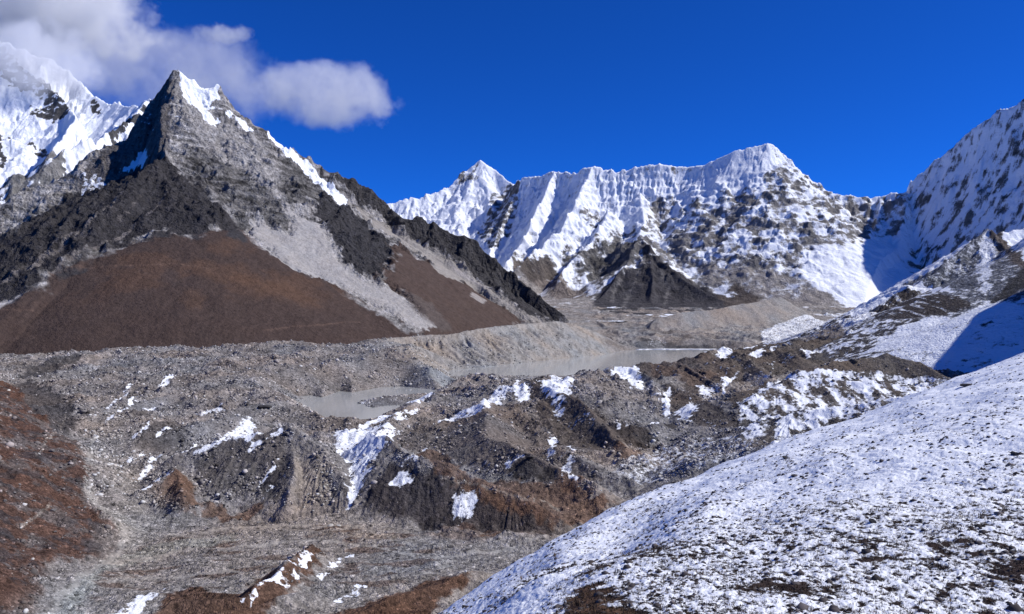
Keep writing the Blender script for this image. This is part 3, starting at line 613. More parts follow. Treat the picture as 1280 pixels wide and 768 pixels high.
    s_, m = G.mask([(120, 700), (250, 665), (430, 650), (560, 680), (540, 720), (420, 745), (300, 740), (200, 735), (110, 750)], 10, 8)
    t = (m * sstep(.08, .3, st[s_] + .3 * n2[s_]) * .75)[..., None]; G.col[s_] = G.col[s_] * (1 - t) + np.array((.095, .064, .05), F) * t
    for q in ([(430, 760), (480, 743), (535, 729), (592, 716), (575, 735), (548, 750), (530, 790), (400, 790)], [(180, 790), (205, 745), (240, 738), (300, 742), (330, 722), (352, 708), (390, 685), (402, 692), (390, 718), (358, 740), (330, 765), (320, 790)]):
        P(q, (.10, .062, .045), 4, 7)
    P([(62, 775), (95, 725), (130, 700), (200, 680), (290, 668), (300, 676), (210, 692), (140, 712), (110, 740), (95, 775)], (.25, .255, .24), 5, 6, a=.85)
    P([(105, 610), (112, 600), (125, 625), (170, 655), (200, 672), (160, 690), (148, 664), (125, 640)], (.30, .285, .265), 5, 5, a=.85)
    for p, w in (([(25, 655), (50, 642), (62, 634)], 1.2), ([(45, 570), (60, 552), (75, 540), (82, 522)], 1), ([(435, 672), (500, 672)], 2), ([(410, 615), (430, 640), (440, 655)], 1),
                 ([(550, 600), (600, 608), (640, 620), (700, 638)], 1.2), ([(720, 612), (745, 598)], .8), ([(766, 622), (790, 618), (800, 617)], 1.2)):
        P([(x, y - w) for x, y in p] + [(x, y + w) for x, y in p[::-1]], (.26, .23, .20), 1.5, 1.5, a=.8)
    for p, w in (([(108, 596), (112, 612), (128, 642), (158, 662), (150, 690), (110, 716), (78, 745), (58, 785)], 4), ([(165, 665), (230, 668), (300, 660), (380, 654), (440, 660)], 2.2),
                 ([(140, 704), (220, 690), (310, 684), (400, 676), (470, 682), (540, 696), (610, 690), (700, 668), (780, 640)], 2.4), ([(100, 735), (180, 722), (300, 716)], 2),
                 ([(440, 656), (470, 668), (520, 684), (560, 706), (520, 724)], 2), ([(120, 540), (112, 565), (108, 596)], 3), ([(415, 596), (428, 625), (440, 655)], 2.4), ([(820, 545), (800, 580), (740, 625)], 2)):
        P([(x - w * .7, y - w * .5) for x, y in p] + [(x + w * .7, y + w * .5) for x, y in p[::-1]], (.30, .288, .27), 2.5, 5, L=20, a=.75)
        r_ = G.mask([(x - w * .7, y - w * .5) for x, y in p] + [(x + w * .7, y + w * .5) for x, y in p[::-1]], 3, 4, L=20)
        if r_: G.grain[r_[0]] *= 1 - .6 * r_[1]
    G.grain *= 1 + .15 * flat; s_, m = G.mask(lat, 10, 0); G.grain[s_] *= 1 - .5 * m; G.grain *= 1 - .25 * own
    tone = fbm(X, Y, 260, 3, .5, 141.)[..., None]; G.col *= 1 + tone * np.array((.16, .0, -.16), F)
    # ---- snow
    A = G.add_snow
    # sun-averted (left-facing) sides of the hummocks keep some
    keepm = sstep(.25, .9, gx + .35 * n2 + .2 * n) * sstep(-.1, .3, n) * (1 - flat) * (1 - .9 * latM) * (1 - .85 * brownS) * sstep(900, 1300, Y) * sstep(5300, 5000, Y)
    G.snow[:] = .06 + .50 * keepm * (sstep(-300, 900, X) * .5 + .5)
    big = [[(416, 546), (450, 536), (487, 530), (502, 541), (475, 567), (462, 586), (450, 612), (441, 640), (434, 640), (436, 600), (436, 582), (424, 566)],
           [(487, 605), (503, 583), (531, 571), (520, 580), (512, 584), (516, 599), (500, 608)], [(625, 487), (647, 474), (655, 480), (666, 493), (659, 503), (640, 492)],
           [(672, 478), (690, 472), (718, 476), (714, 488), (700, 500), (684, 494)], [(690, 497), (703, 495), (707, 518), (697, 524)], [(748, 462), (775, 455), (797, 457), (806, 487), (787, 484), (765, 470)],
           [(819, 492), (839, 489), (838, 517), (830, 519), (826, 500)], [(842, 517), (864, 502), (873, 508), (862, 529), (850, 524)], [(870, 477), (892, 483), (888, 497), (878, 490)],
           [(901, 478), (922, 467), (916, 480), (905, 490)], [(766, 530), (784, 526), (775, 540)], [(809, 521), (828, 523), (819, 534)], [(630, 580), (658, 571), (637, 587)],
           [(687, 550), (695, 549), (694, 568), (687, 568)], [(712, 558), (719, 566), (715, 570)], [(703, 583), (714, 570), (720, 606), (705, 603)], [(371, 707), (376, 691), (388, 684), (382, 706)],
           [(335, 736), (352, 707), (356, 720), (372, 716), (352, 728), (340, 737)], [(137, 775), (169, 748), (203, 738), (188, 751), (178, 775)], [(300, 571), (325, 553), (361, 536), (330, 557)],
           [(895, 445), (905, 437), (915, 442), (906, 450)], [(932, 442), (948, 436), (958, 440), (945, 446)], [(955, 433), (972, 436), (962, 441)], [(1000, 440), (1024, 442), (1010, 448)], [(1046, 450), (1068, 446), (1050, 452)],
           [(1080, 420), (1100, 424), (1120, 440), (1140, 448), (1110, 444), (1085, 432)], [(960, 455), (970, 452), (966, 462)]]
    for q in big: A(q, 4.5, 10, L=20, a=.68)
    part = [([(244, 565), (281, 545), (312, 523), (326, 545), (306, 556), (285, 552)], .62), ([(557, 620), (589, 616), (602, 628), (576, 656)], .6), ([(244, 513), (281, 508), (278, 516), (255, 518)], .5),
            ([(590, 512), (625, 485), (640, 488), (620, 505), (600, 515)], .62), ([(540, 534), (581, 515), (612, 503), (600, 516), (560, 530)], .62), ([(490, 524), (530, 510), (525, 518), (500, 528)], .6),
            ([(760, 590), (840, 550), (930, 545), (960, 556), (860, 590), (800, 605)], .40), ([(447, 503), (470, 497), (500, 495), (540, 492), (545, 498), (500, 508), (465, 510)], .7),
            ([(378, 495), (400, 492), (402, 500), (382, 502)], .55), ([(430, 475), (455, 470), (470, 475), (450, 484)], .5), ([(925, 510), (960, 480), (1010, 470), (1090, 470), (1200, 478), (1170, 505), (1080, 530), (960, 560), (925, 545)], .52),
            ([(1040, 395), (1090, 385), (1140, 390), (1120, 430), (1090, 436), (1060, 420)], .55), ([(985, 470), (1035, 463), (1100, 468), (1090, 474), (1030, 474)], .9), ([(745, 380), (860, 378), (850, 384), (760, 386)], .8),
            ([(800, 380), (850, 377), (852, 382)], .8), ([(800, 433), (812, 427), (832, 425), (834, 434)], .3), ([(950, 415), (1000, 395), (1050, 392), (1040, 400), (990, 418), (960, 425)], .5)]
    for q, a in part: A(q, 5, 8, L=24, a=a * 1.05)
    streak = [[(131, 514), (163, 484)], [(131, 528), (168, 500), (172, 491)], [(166, 549), (187, 534)], [(150, 583), (178, 564)], [(170, 596), (215, 569)], [(172, 618), (215, 588)], [(198, 482), (219, 472)], [(180, 510), (194, 507)],
              [(327, 603), (347, 578)], [(329, 618), (342, 606)], [(195, 545), (215, 536)], [(570, 525), (592, 512)], [(450, 536), (487, 522), (531, 511)], [(400, 722), (440, 690)], [(420, 750), (450, 735)], [(300, 752), (345, 722)], [(205, 575), (235, 560), (250, 548)]]
    for p in streak: A([(x - .5, y - 1.6) for x, y in p] + [(x + .5, y + 1.6) for x, y in p[::-1]], 3, 7, L=12, a=.75)
    n3 = fbm(X, Y * .45, 30, 4, .6, 17.)
    s_, m = G.mask([(925, 505), (960, 478), (1010, 468), (1090, 466), (1200, 474), (1200, 505), (1080, 540), (960, 565), (925, 550)], 12, 12)
    G.snow[s_] = G.snow[s_] * (1 - m) + m * (.52 + .95 * n3[s_]); G.col[s_] *= (1 - .55 * m)[..., None]
    G.col = np.clip(G.col, .02, .5)
    G.build('valley_floor', terrain_mat('moraine_rubble', 1.7, stone=2.2, stone_amt=.36, bump=.5, snow_noise=.7, soft=.15), 'grey rubble valley floor with moraine hills and gravel flats')
    return G

def lake_ice():
    import bmesh
    R = random.Random(3); xs = [782 + i * 4.2 for i in range(28)]
    far = [W(x, 0, 5505 + R.uniform(-14, 10)) for x in xs]; near = [W(x, 0, 5455 - 30 * math.sin(i * .35) ** 2 + R.uniform(-16, 10)) for i, x in enumerate(xs)]
    pts = [(p[0], p[1]) for p in far] + [(p[0], p[1]) for p in near[::-1]]
    me = bpy.data.meshes.new('ice_shelf'); bm = bmesh.new(); f = bm.faces.new([bm.verts.new((x, y, LAKE_Z + 2.6)) for x, y in pts])
    g = bmesh.ops.extrude_face_region(bm, geom=[f])
    for e in g['geom']:
        if isinstance(e, bmesh.types.BMVert): e.co.z -= 6
    bmesh.ops.recalc_face_normals(bm, faces=bm.faces); bm.to_mesh(me); bm.free()
    m = bpy.data.materials.new('shelf_ice'); m.use_nodes = True; b = m.node_tree.nodes['Principled BSDF']; b.inputs['Base Color'].default_value = (.78, .80, .83, 1); b.inputs['Roughness'].default_value = .7
    me.materials.append(m); o = bpy.data.objects.new('ice_shelf', me); C.objects.link(o)
    o['label'] = 'thin white strip of ice floating along the far end of the lake'; o['category'] = 'lake ice'
def lake(name, pts, label):
    me = bpy.data.meshes.new(name); Q = on_lake(pts); P = np.array(Q); c = P.mean(0); Q = [tuple(c + (p - c) * 1.12) for p in P]
    me.from_pydata([(x, y, LAKE_Z) for x, y in Q], [], [list(range(len(Q)))[::-1] if False else list(range(len(Q)))]); me.update()
    m = bpy.data.materials.new('milky_water'); m.use_nodes = True; b = m.node_tree.nodes['Principled BSDF']
    b.inputs['Base Color'].default_value = (.385, .392, .38, 1); b.inputs['Roughness'].default_value = .07; b.inputs['IOR'].default_value = 1.33
    n = m.node_tree.nodes; l = m.node_tree.links; tc = n.new('ShaderNodeTexCoord'); x = n.new('ShaderNodeTexNoise'); x.inputs['Scale'].default_value = .12; x.inputs['Detail'].default_value = 4
    l.new(tc.outputs['Object'], x.inputs['Vector']); bp = n.new('ShaderNodeBump'); bp.inputs['Distance'].default_value = .25; bp.inputs['Strength'].default_value = .6
    l.new(x.outputs['Fac'], bp.inputs['Height']); l.new(bp.outputs[0], b.inputs['Normal'])
    me.materials.append(m); o = bpy.data.objects.new(name, me); C.objects.link(o); o['kind'] = 'structure'; o['label'] = label; return o

# ================================================================== slopes on the right
def right_slopes():
    r1 = [1350.]
    while r1[-1] < 5700: r1.append(r1[-1] + max(3.0, r1[-1] * 0.0017))
    G = Layer(880, 2000, 1.2, r1); X, Y = G.X, G.Y
    wx = X + 14 * fbm(X, Y, 160, 3, seed=161.1); wy = Y + 14 * fbm(X, Y, 160, 3, seed=164.2)
    h = np.full(X.shape, -330, F)
    L = [([(1234, 286, 5300), (1200, 313, 5180), (1165, 343, 5050), (1110, 378, 4950), (1080, 390, 4900)], .85, .62, (70, 14, 1.)),
         ([(1234, 286, 5300), (1240, 290, 5250), (1262, 318, 5000), (1290, 345, 4700)], .8, .62, (60, 12, 2.)),
         ([(1250, 290, 5500), (1275, 287, 5500), (1400, 240, 5500)], .8, .62, (60, 12, 2.)),
         ([(1062, 392, 4600), (1090, 374, 4500), (1118, 362, 4400), (1135, 357, 4350), (1165, 362, 4300), (1195, 368, 4300), (1215, 378, 4200)], .60, .5, (42, 16, 3.)),
         ]
    for nd, a, b, fl in L: h = np.maximum(h, tent(wx, wy, nd, a, b, 120, flute=fl, steep_end=.6))
    h = smax(h, tent(wx, wy, [(1115, 436, 3050), (1122, 425, 3120), (1135, 412, 3200), (1155, 403, 3230), (1185, 390, 3250), (1240, 367, 3300), (1262, 352, 3350), (1280, 335, 3400), (1340, 280, 3500), (1500, 150, 3700)], .6, .5, 100, s0r=.5, s1r=.40), 6)
    h = smax(h, tent(wx, wy, [(1170, 425, 2600), (1230, 392, 2650), (1285, 362, 2700), (1400, 290, 2800)], .5, .42, 80), 20)
    # shoulder outside the frame that throws the shadow
    h = smax(h, tent(wx, wy, [(1800, 1500, 160), (1960, 1850, 360), (2030, 2250, 560), (2150, 2650, 520), (2500, 2900, 560)], 1.5, 1.35, 250, world_nodes=True), 15)
    h = smax(h, (-290 + .12 * np.clip(X - 480, 0, 1200) * sstep(5200, 4200, Y) - 26 + .085 * np.clip(Y - 2900, 0, 1700) * sstep(.34, .46, X / Y) * sstep(5600, 5000, Y)).astype(F), 10)
    G.set_base(h)
    far = sstep(3900, 4200, Y)
    Z = h + (2.5 + 9 * far) * fbm(X, Y, 60, 5, .58, 171.) + (3 + 10 * far) * (ridged(X, Y, 170, 4, .5, 173.) - .4); G.Zf = Z.astype(F)
    n = fbm(X, Y, 120, 6, .6, 191.); n2 = fbm(X, Y, 30, 5, .62, 193.)
    G.start_paint((.10, .095, .098)); G.col *= np.clip(1 + .4 * n + .4 * n2, .4, 1.7)[..., None]
    G.snow[:] = .82 + .45 * n + .4 * n2
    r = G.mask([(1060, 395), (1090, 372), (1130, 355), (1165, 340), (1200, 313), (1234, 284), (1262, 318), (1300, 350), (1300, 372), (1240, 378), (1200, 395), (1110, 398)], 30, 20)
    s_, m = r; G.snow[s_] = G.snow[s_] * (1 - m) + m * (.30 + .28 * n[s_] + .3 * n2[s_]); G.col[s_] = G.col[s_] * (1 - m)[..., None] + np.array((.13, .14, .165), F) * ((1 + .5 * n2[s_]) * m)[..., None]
    q = [(1000, 384), (1062, 392), (1110, 386), (1170, 392), (1130, 408), (1095, 425), (1085, 440), (1120, 450), (1000, 470)]
    s_, m = G.mask(q, 16, 20); G.snow[s_] = G.snow[s_] * (1 - m) + m * (.40 + .8 * n2[s_] + .5 * n[s_])
    q = [(1082, 396), (1100, 383), (1122, 368), (1140, 362), (1165, 366), (1200, 371), (1218, 382), (1190, 394), (1110, 400)]
    s_, m = G.mask(q, 8, 10); G.snow[s_] = G.snow[s_] * (1 - m) + m * (.20 + .9 * fbm(X[s_], Y[s_] * .15, 26, 3, .6, 5.)); G.col[s_] = G.col[s_] * (1 - m)[..., None] + np.array((.07, .062, .06), F) * m[..., None]
    G.add_snow([(1058, 396), (1090, 373), (1120, 356), (1165, 359), (1200, 365), (1165, 366), (1138, 363), (1120, 368), (1095, 385), (1078, 396)], 8, 10, a=.9)
    G.add_snow([(1222, 300), (1234, 292), (1250, 305), (1240, 330), (1238, 370), (1226, 375), (1220, 340)], 20, 24, a=.62)
    G.paint([(1234, 284), (1246, 290), (1270, 315), (1300, 345), (1300, 360), (1262, 325), (1240, 300)], (.11, .095, .088), 20, 14)
    G.add_snow([(1234, 284), (1246, 290), (1270, 315), (1300, 345), (1300, 360), (1262, 325), (1240, 300)], 20, 14, a=.1, mode='set')
    q = [(1300, 325), (1278, 336), (1262, 351), (1252, 362), (1240, 376), (1258, 374), (1276, 362), (1300, 355)]
    G.paint(q, (.05, .05, .055), 12, 14); G.add_snow(q, 12, 14, a=.15, mode='set')
    G.col = np.clip(G.col, .02, .5)
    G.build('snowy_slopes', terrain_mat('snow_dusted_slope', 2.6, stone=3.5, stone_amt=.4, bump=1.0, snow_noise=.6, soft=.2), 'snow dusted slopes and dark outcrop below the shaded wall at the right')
    return G

# ================================================================== the snowy hillside in the foreground
def hillside(px0=330, px1=1420, step=1.15, main=True):
    r1 = [3.0 if not main else 6.0]; q = 1.0 if main else 4.0
    while r1[-1] < 1000: r1.append(r1[-1] + q * max(.12, r1[-1] * 0.0026 if r1[-1] < 330 else r1[-1] * .0034))
    G = Layer(px0, px1, step, r1); X, Y = G.X, G.Y
    pp = [200, 400, 540, 620, 700, 760, 800, 870, 940, 1020, 1100, 1190, 1280, 1400, 1500]
    ys = [985, 850, 766, 709, 661, 627, 608, 580, 557, 525, 496, 461, 428, 390, 360]
    Ds = [150, 200, 250, 280, 320, 360, 390, 430, 470, 520, 570, 640, 720, 830, 900]
    aa = [6, 8, 9.5, 10, 10.4, 12, 13, 15, 16.5, 18.5, 20.5, 23, 25, 27, 28]
    k = np.arange(-3000., 6000., 1.15); yy = np.interp(k, pp, ys); dd = np.interp(k, pp, Ds); a_ = np.interp(k, pp, aa)
    ker = np.ones(61) / 61.; sm = lambda v: np.interp(G.px, k, np.convolve(np.pad(v, 30, mode='edge'), ker, 'valid'))
    yy, dd, a_ = sm(yy), sm(dd), sm(a_)
    b_ = (yy - 384) / 1000. - a_ / dd
    h = -(a_[None] + b_[None] * Y); w = dd[None] * .085
    u = (Y - dd[None]) / w
    h = h - .62 * w * np.logaddexp(0, u.astype(np.float64)).astype(F)
    h = h.astype(F); G.set_base(h)
    pxm = X / Y * 1000 + 640
    und = 1.0 * sstep(30, 160, Y)
    Z = h + und * (3.4 * fbm(X, Y, 75, 3, .5, 201.) + 1.7 * fbm(X, Y, 24, 3, .55, 203.))
    # gully beside a bare knoll
    for nodes, dep, wd, sg in (([(792, 672, 210), (775, 700, 165), (758, 735, 130), (765, 770, 112)], 3.4, 7, -1), ([(700, 752, 112), (735, 737, 116), (765, 752, 108)], 2.6, 7, 1), ([(880, 600, 330), (845, 640, 250), (820, 665, 225)], 1.6, 8, -1), ([(1010, 690, 170), (960, 740, 140)], .9, 6, -1)):
        P = np.array([W(*q) for q in nodes]); dm = np.full(X.shape, 1e9, F)
        for p0, p1 in zip(P[:-1], P[1:]):
            e = p1 - p0; l2 = e[0] ** 2 + e[1] ** 2; t = np.clip(((X - p0[0]) * e[0] + (Y - p0[1]) * e[1]) / l2, 0, 1)
            dm = np.minimum(dm, (X - p0[0] - t * e[0]) ** 2 + (Y - p0[1] - t * e[1]) ** 2)
        Z = Z + sg * dep * np.exp(-dm / (2 * wd * wd))
    n = fbm(X, Y * .38, 26, 5, .62, 211.); n2 = fbm(X, Y * .5, 1.9, 4, .66, 213.); n4 = fbm(X * 1.0, Y * .8, 1.5, 3, .6, 215.)
    near = sstep(420, 120, Y)
    tus = np.clip(ridged(X, Y, 1.1, 3, .55, 217.) - .25, 0, 1)
    Z = Z + .08 * n4 * near + .12 * tus * near + .22 * n2
    G.Zf = Z.astype(F)
    gx, gy = G.normal(Z)
    G.start_paint((.050, .036, .032)); G.col *= np.clip(1 + .5 * n + .5 * n2, .4, 1.8)[..., None]
    n5 = fbm(X, Y * .4, .9, 2, .6, 219.); G.snow[:] = .90 + .44 * n + .26 * n2 + .34 * n5 + .12 * sstep(150, 500, Y)
    # more ground shows through low on the slope and to the right
    low = sstep(640, 760, 384 - 1000 * Z / Y) * sstep(700, 1000, pxm)
    dr = sstep(180, 90, Y) * sstep(-5, 40, X)
    G.snow[:] -= .30 * dr * (1.0 + 1.3 * n)
    if not main:
        G.col = np.clip(G.col, .02, .3); G.build('snowy_hillside', bpy.data.materials['snow_over_turf'], 'flank of the near snowy hillside', keep=(h > -335)); return G
    kn = [(702, 775), (708, 748), (722, 738), (745, 731), (760, 742), (775, 760), (790, 775)]
    G.paint(kn, (.115, .07, .046), 1.2, 1.5); G.add_snow(kn, 1.2, 1.4, a=.12, mode='set')
    for q in ([(808, 640), (826, 632), (829, 638), (816, 652)], [(868, 645), (874, 648), (872, 668), (868, 664)], [(806, 690), (822, 668), (826, 688), (812, 700)], [(850, 692), (870, 696), (874, 704), (856, 703)],
              [(755, 625), (770, 622), (768, 630)], [(715, 725), (745, 712), (742, 724), (720, 732)], [(1155, 682), (1180, 690), (1198, 728), (1180, 722)], [(1235, 700), (1262, 715), (1268, 730), (1250, 722)],
              [(930, 735), (960, 728), (955, 745)], [(990, 735), (1025, 738), (1010, 752)], [(1070, 672), (1090, 680), (1120, 700), (1100, 700)], [(620, 748), (650, 740), (640, 756)]):
        r = G.mask(q, 1.5, 4, L=8)
        if r: s_, m = r; G.snow[s_] = G.snow[s_] - .28 * m * (1 + 1.6 * n2[s_])
    G.col = np.clip(G.col, .02, .3)
    G.build('snowy_hillside', terrain_mat('snow_over_turf', .28, stone=None, bump=.8, snow_noise=.6), 'near hillside at the lower right covered in thin patchy snow', keep=(h > -335))
    return G

# ================================================================== loose stones, turf, single boulders
def blob(seed, sub, rough=.35, flat=.75):
    """an angular stone: icosphere cut by random planes"""
    import bmesh
    from mathutils import Vector
    R = random.Random(seed); bm = bmesh.new(); bmesh.ops.create_icosphere(bm, subdivisions=sub, radius=1.0)
    pl = []
    for i in range(11):
        d = Vector((R.gauss(0, 1), R.gauss(0, 1), R.gauss(0, .8))).normalized(); pl.append((d, R.uniform(.55, .92)))
    for v in bm.verts:
        for d, k in pl:
            e = v.co.dot(d)
            if e > k: v.co -= d * (e - k)
        v.co *= 1 + rough * .12 * R.uniform(-1, 1)
        v.co.x *= 1.15; v.co.z *= flat
    return bm
def boulder_mesh(name, seed, mat):
    bm = blob(seed, 3); me = bpy.data.meshes.new(name); bm.to_mesh(me); bm.free(); me.materials.append(mat); return me
def stone_mat(name, col, fine=.12):
    m = bpy.data.materials.new(name); m.use_nodes = True; n = m.node_tree.nodes; l = m.node_tree.links; b = n['Principled BSDF']
    b.inputs['Roughness'].default_value = .9; b.inputs['Specular IOR Level'].default_value = .2
    tc = n.new('ShaderNodeTexCoord'); x = n.new('ShaderNodeTexNoise'); x.inputs['Scale'].default_value = 1 / fine; x.inputs['Detail'].default_value = 8; x.inputs['Roughness'].default_value = .7
    l.new(tc.outputs['Object'], x.inputs['Vector']); r = n.new('ShaderNodeValToRGB'); l.new(x.outputs['Fac'], r.inputs[0])
    r.color_ramp.elements[0].position = .3; r.color_ramp.elements[1].position = .7
    r.color_ramp.elements[0].color = tuple(c * .5 for c in col) + (1,); r.color_ramp.elements[1].color = tuple(min(c * 1.5, .8) for c in col) + (1,)
    l.new(r.outputs[0], b.inputs['Base Color']); bp = n.new('ShaderNodeBump'); bp.inputs['Distance'].default_value = .1; l.new(x.outputs['Fac'], bp.inputs['Height']); l.new(bp.outputs[0], b.inputs['Normal'])
    return m
def scatter(name, co_c, size, col, label, protos=8, spike=False, seed=0):
    """one mesh of very many loose pieces"""
    R = np.random.default_rng(seed); N = len(co_c)
    if spike:
        k = 7; vs = []; fs = []
        ang = R.random((N, k)) * 6.283; lean = R.random((N, k)) * .7 + .15; hh = (R.random((N, k)) * .7 + .5)
        bx = R.normal(0, .35, (N, k)); by = R.normal(0, .35, (N, k)); w = .13
        dx = np.cos(ang); dy = np.sin(ang)
        p0 = np.stack([bx - dy * w, by + dx * w, np.full_like(bx, -.15)], -1); p1 = np.stack([bx + dy * w, by - dx * w, np.full_like(bx, -.15)], -1)
        p2 = np.stack([bx + dx * lean, by + dy * lean, hh], -1)
        V = np.stack([p0, p1, p2], 2).reshape(N, k * 3, 3); Fc = np.arange(k * 3).reshape(k, 3)
        nv = k * 3; V = V * size[:, None, None] + co_c[:, None, :]
    else:
        P = []
        for i in range(protos):
            bm = blob(100 + i, 1, 1.0, .7); bm.verts.ensure_lookup_table()
            P.append(np.array([v.co[:] for v in bm.verts])); Fc = np.array([[v.index for v in f.verts] for f in bm.faces]); bm.free()
        P = np.array(P); nv = P.shape[1]; V = P[R.integers(0, protos, N)]
        V = V * R.uniform(.7, 1.3, (N, 1, 3)); a = R.random(N) * 6.283; t = R.normal(0, .35, N)
        c, s = np.cos(a), np.sin(a); x = V[..., 0] * c[:, None] - V[..., 1] * s[:, None]; y = V[..., 0] * s[:, None] + V[..., 1] * c[:, None]; z = V[..., 2]
        y2 = y * np.cos(t)[:, None] - z * np.sin(t)[:, None]; z2 = y * np.sin(t)[:, None] + z * np.cos(t)[:, None]
        V = np.stack([x, y2, z2], -1) * size[:, None, None] + co_c[:, None, :]
    V = V.reshape(-1, 3).astype(F); T = (Fc[None] + (np.arange(N) * nv)[:, None, None]).reshape(-1, 3).astype(np.int32)
    me = bpy.data.meshes.new(name); me.vertices.add(len(V)); me.vertices.foreach_set('co', V.ravel())
    me.loops.add(T.size); me.loops.foreach_set('vertex_index', T.ravel()); me.polygons.add(len(T))
    me.polygons.foreach_set('loop_start', np.arange(0, T.size, 3, dtype=np.int32)); me.update(calc_edges=True)
    at = me.attributes.new('Col', 'FLOAT_COLOR', 'POINT'); rgba = np.ones((len(V), 4), F); rgba[:, :3] = np.repeat(col, nv, 0); at.data.foreach_set('color', rgba.ravel())
    m = bpy.data.materials.new(name + '_surface'); m.use_nodes = True; n = m.node_tree.nodes; b = n['Principled BSDF']; b.inputs['Roughness'].default_value = .95; b.inputs['Specular IOR Level'].default_value = .1
    a = n.new('ShaderNodeAttribute'); a.attribute_name = 'Col'; m.node_tree.links.new(a.outputs['Color'], b.inputs['Base Color'])
    me.materials.append(m); o = bpy.data.objects.new(name, me); C.objects.link(o); o['kind'] = 'stuff'; o['label'] = label; o['category'] = 'rubble' if not spike else 'grass'; return o
def pick(G, w, N, seed):
    """random ground points with weight w per grid cell"""
    R = np.random.default_rng(seed); c = np.cumsum(w.ravel().astype(np.float64)); i = np.searchsorted(c, R.random(N) * c[-1]); i = np.clip(i, 0, w.size - 1)
    r, k = np.unravel_index(i, w.shape); return r, k, R
def rubble(V):
    gz = V.Zf; vis = sstep(600, 700, V.Y) * sstep(5200, 3000, V.Y) * (gz > LAKE_Z + .4)
    clump = np.clip(.35 + 1.6 * fbm(V.X, V.Y, 60, 4, .6, 301.), .04, 2)
    lum = V.col.mean(-1); rust = np.clip((V.col[..., 0] / (V.col[..., 2] + 1e-3) - 1.3) * 1.6, 0, .8); w = vis * clump * (1 - rust) * (.25 + .75 * (np.abs(fbm(V.X, V.Y, 140, 3, .6, 311.)) < .25)) * sstep(.03, .2, lum) * (1 - .8 * sstep(.4, .7, V.snow)) * (V.px[None, :] > -60) * (V.px[None, :] < 1200)
    r, k, R = pick(V, w, 170000, 5)
    D = V.D[r]; size = np.exp(R.normal(-.4, .68, len(r))) * (.45 + D / 1700.)
    size = np.minimum(size, 5) * np.where(R.random(len(r)) < .012, 2.2, 1.)
    co = np.stack([V.X[r, k] + R.normal(0, .6, len(r)), V.Y[r, k], gz[r, k] + size * .15], -1)
    f = np.exp(R.normal(.16, .55, len(r))); col = np.clip(V.col[r, k] * .75 * f[:, None] + .25 * np.array([.23, .213, .2]) * f[:, None], .03, .55)
    scatter('rubble', co, size, col, 'loose grey stones strewn over the moraine and gravel', seed=9)
def turf(H):
    pxm = H.X / H.Y * 1000 + 640
    w = sstep(22, 60, H.Y) * sstep(420, 200, H.Y) * sstep(.95, .35, H.snow) * (pxm > 420) * (pxm < 1330) + 0
    r, k, R = pick(H, w, 30000, 15); size = np.exp(R.normal(-2.0, .4, len(r))) * (.75 + H.D[r] / 220.)
    co = np.stack([H.X[r, k] + R.normal(0, .1, len(r)), H.Y[r, k] + R.normal(0, .1, len(r)), H.Zf[r, k]], -1)
    f = np.exp(R.normal(0, .35, len(r))); base = np.where(R.random(len(r))[:, None] < .3, np.array([[.10, .068, .042]]), np.array([[.045, .034, .03]]))
    scatter('turf', co, size, np.clip(base * f[:, None], .015, .3), 'dark dwarf turf poking through the thin snow', spike=True, seed=19)
    w = sstep(22, 60, H.Y) * sstep(720, 500, H.Y) * (pxm > 420) * (pxm < 1330) * (.3 + np.clip(1 + 3 * fbm(H.X, H.Y * .5, 20, 3, .6, 401.), 0, 3))
    r, k, R = pick(H, w, 9000, 25); size = np.exp(R.normal(-1.7, .5, len(r))) * (.5 + H.D[r] / 130.)
    size = np.minimum(size, .62)
    co = np.stack([H.X[r, k], H.Y[r, k], H.Zf[r, k] - size * .12], -1); f = np.exp(R.normal(0, .4, len(r)))
    scatter('loose_stones', co, size, np.clip(np.array([[.07, .062, .062]]) * f[:, None], .02, .3), 'small dark stones lying in the snow of the near hillside', seed=29)
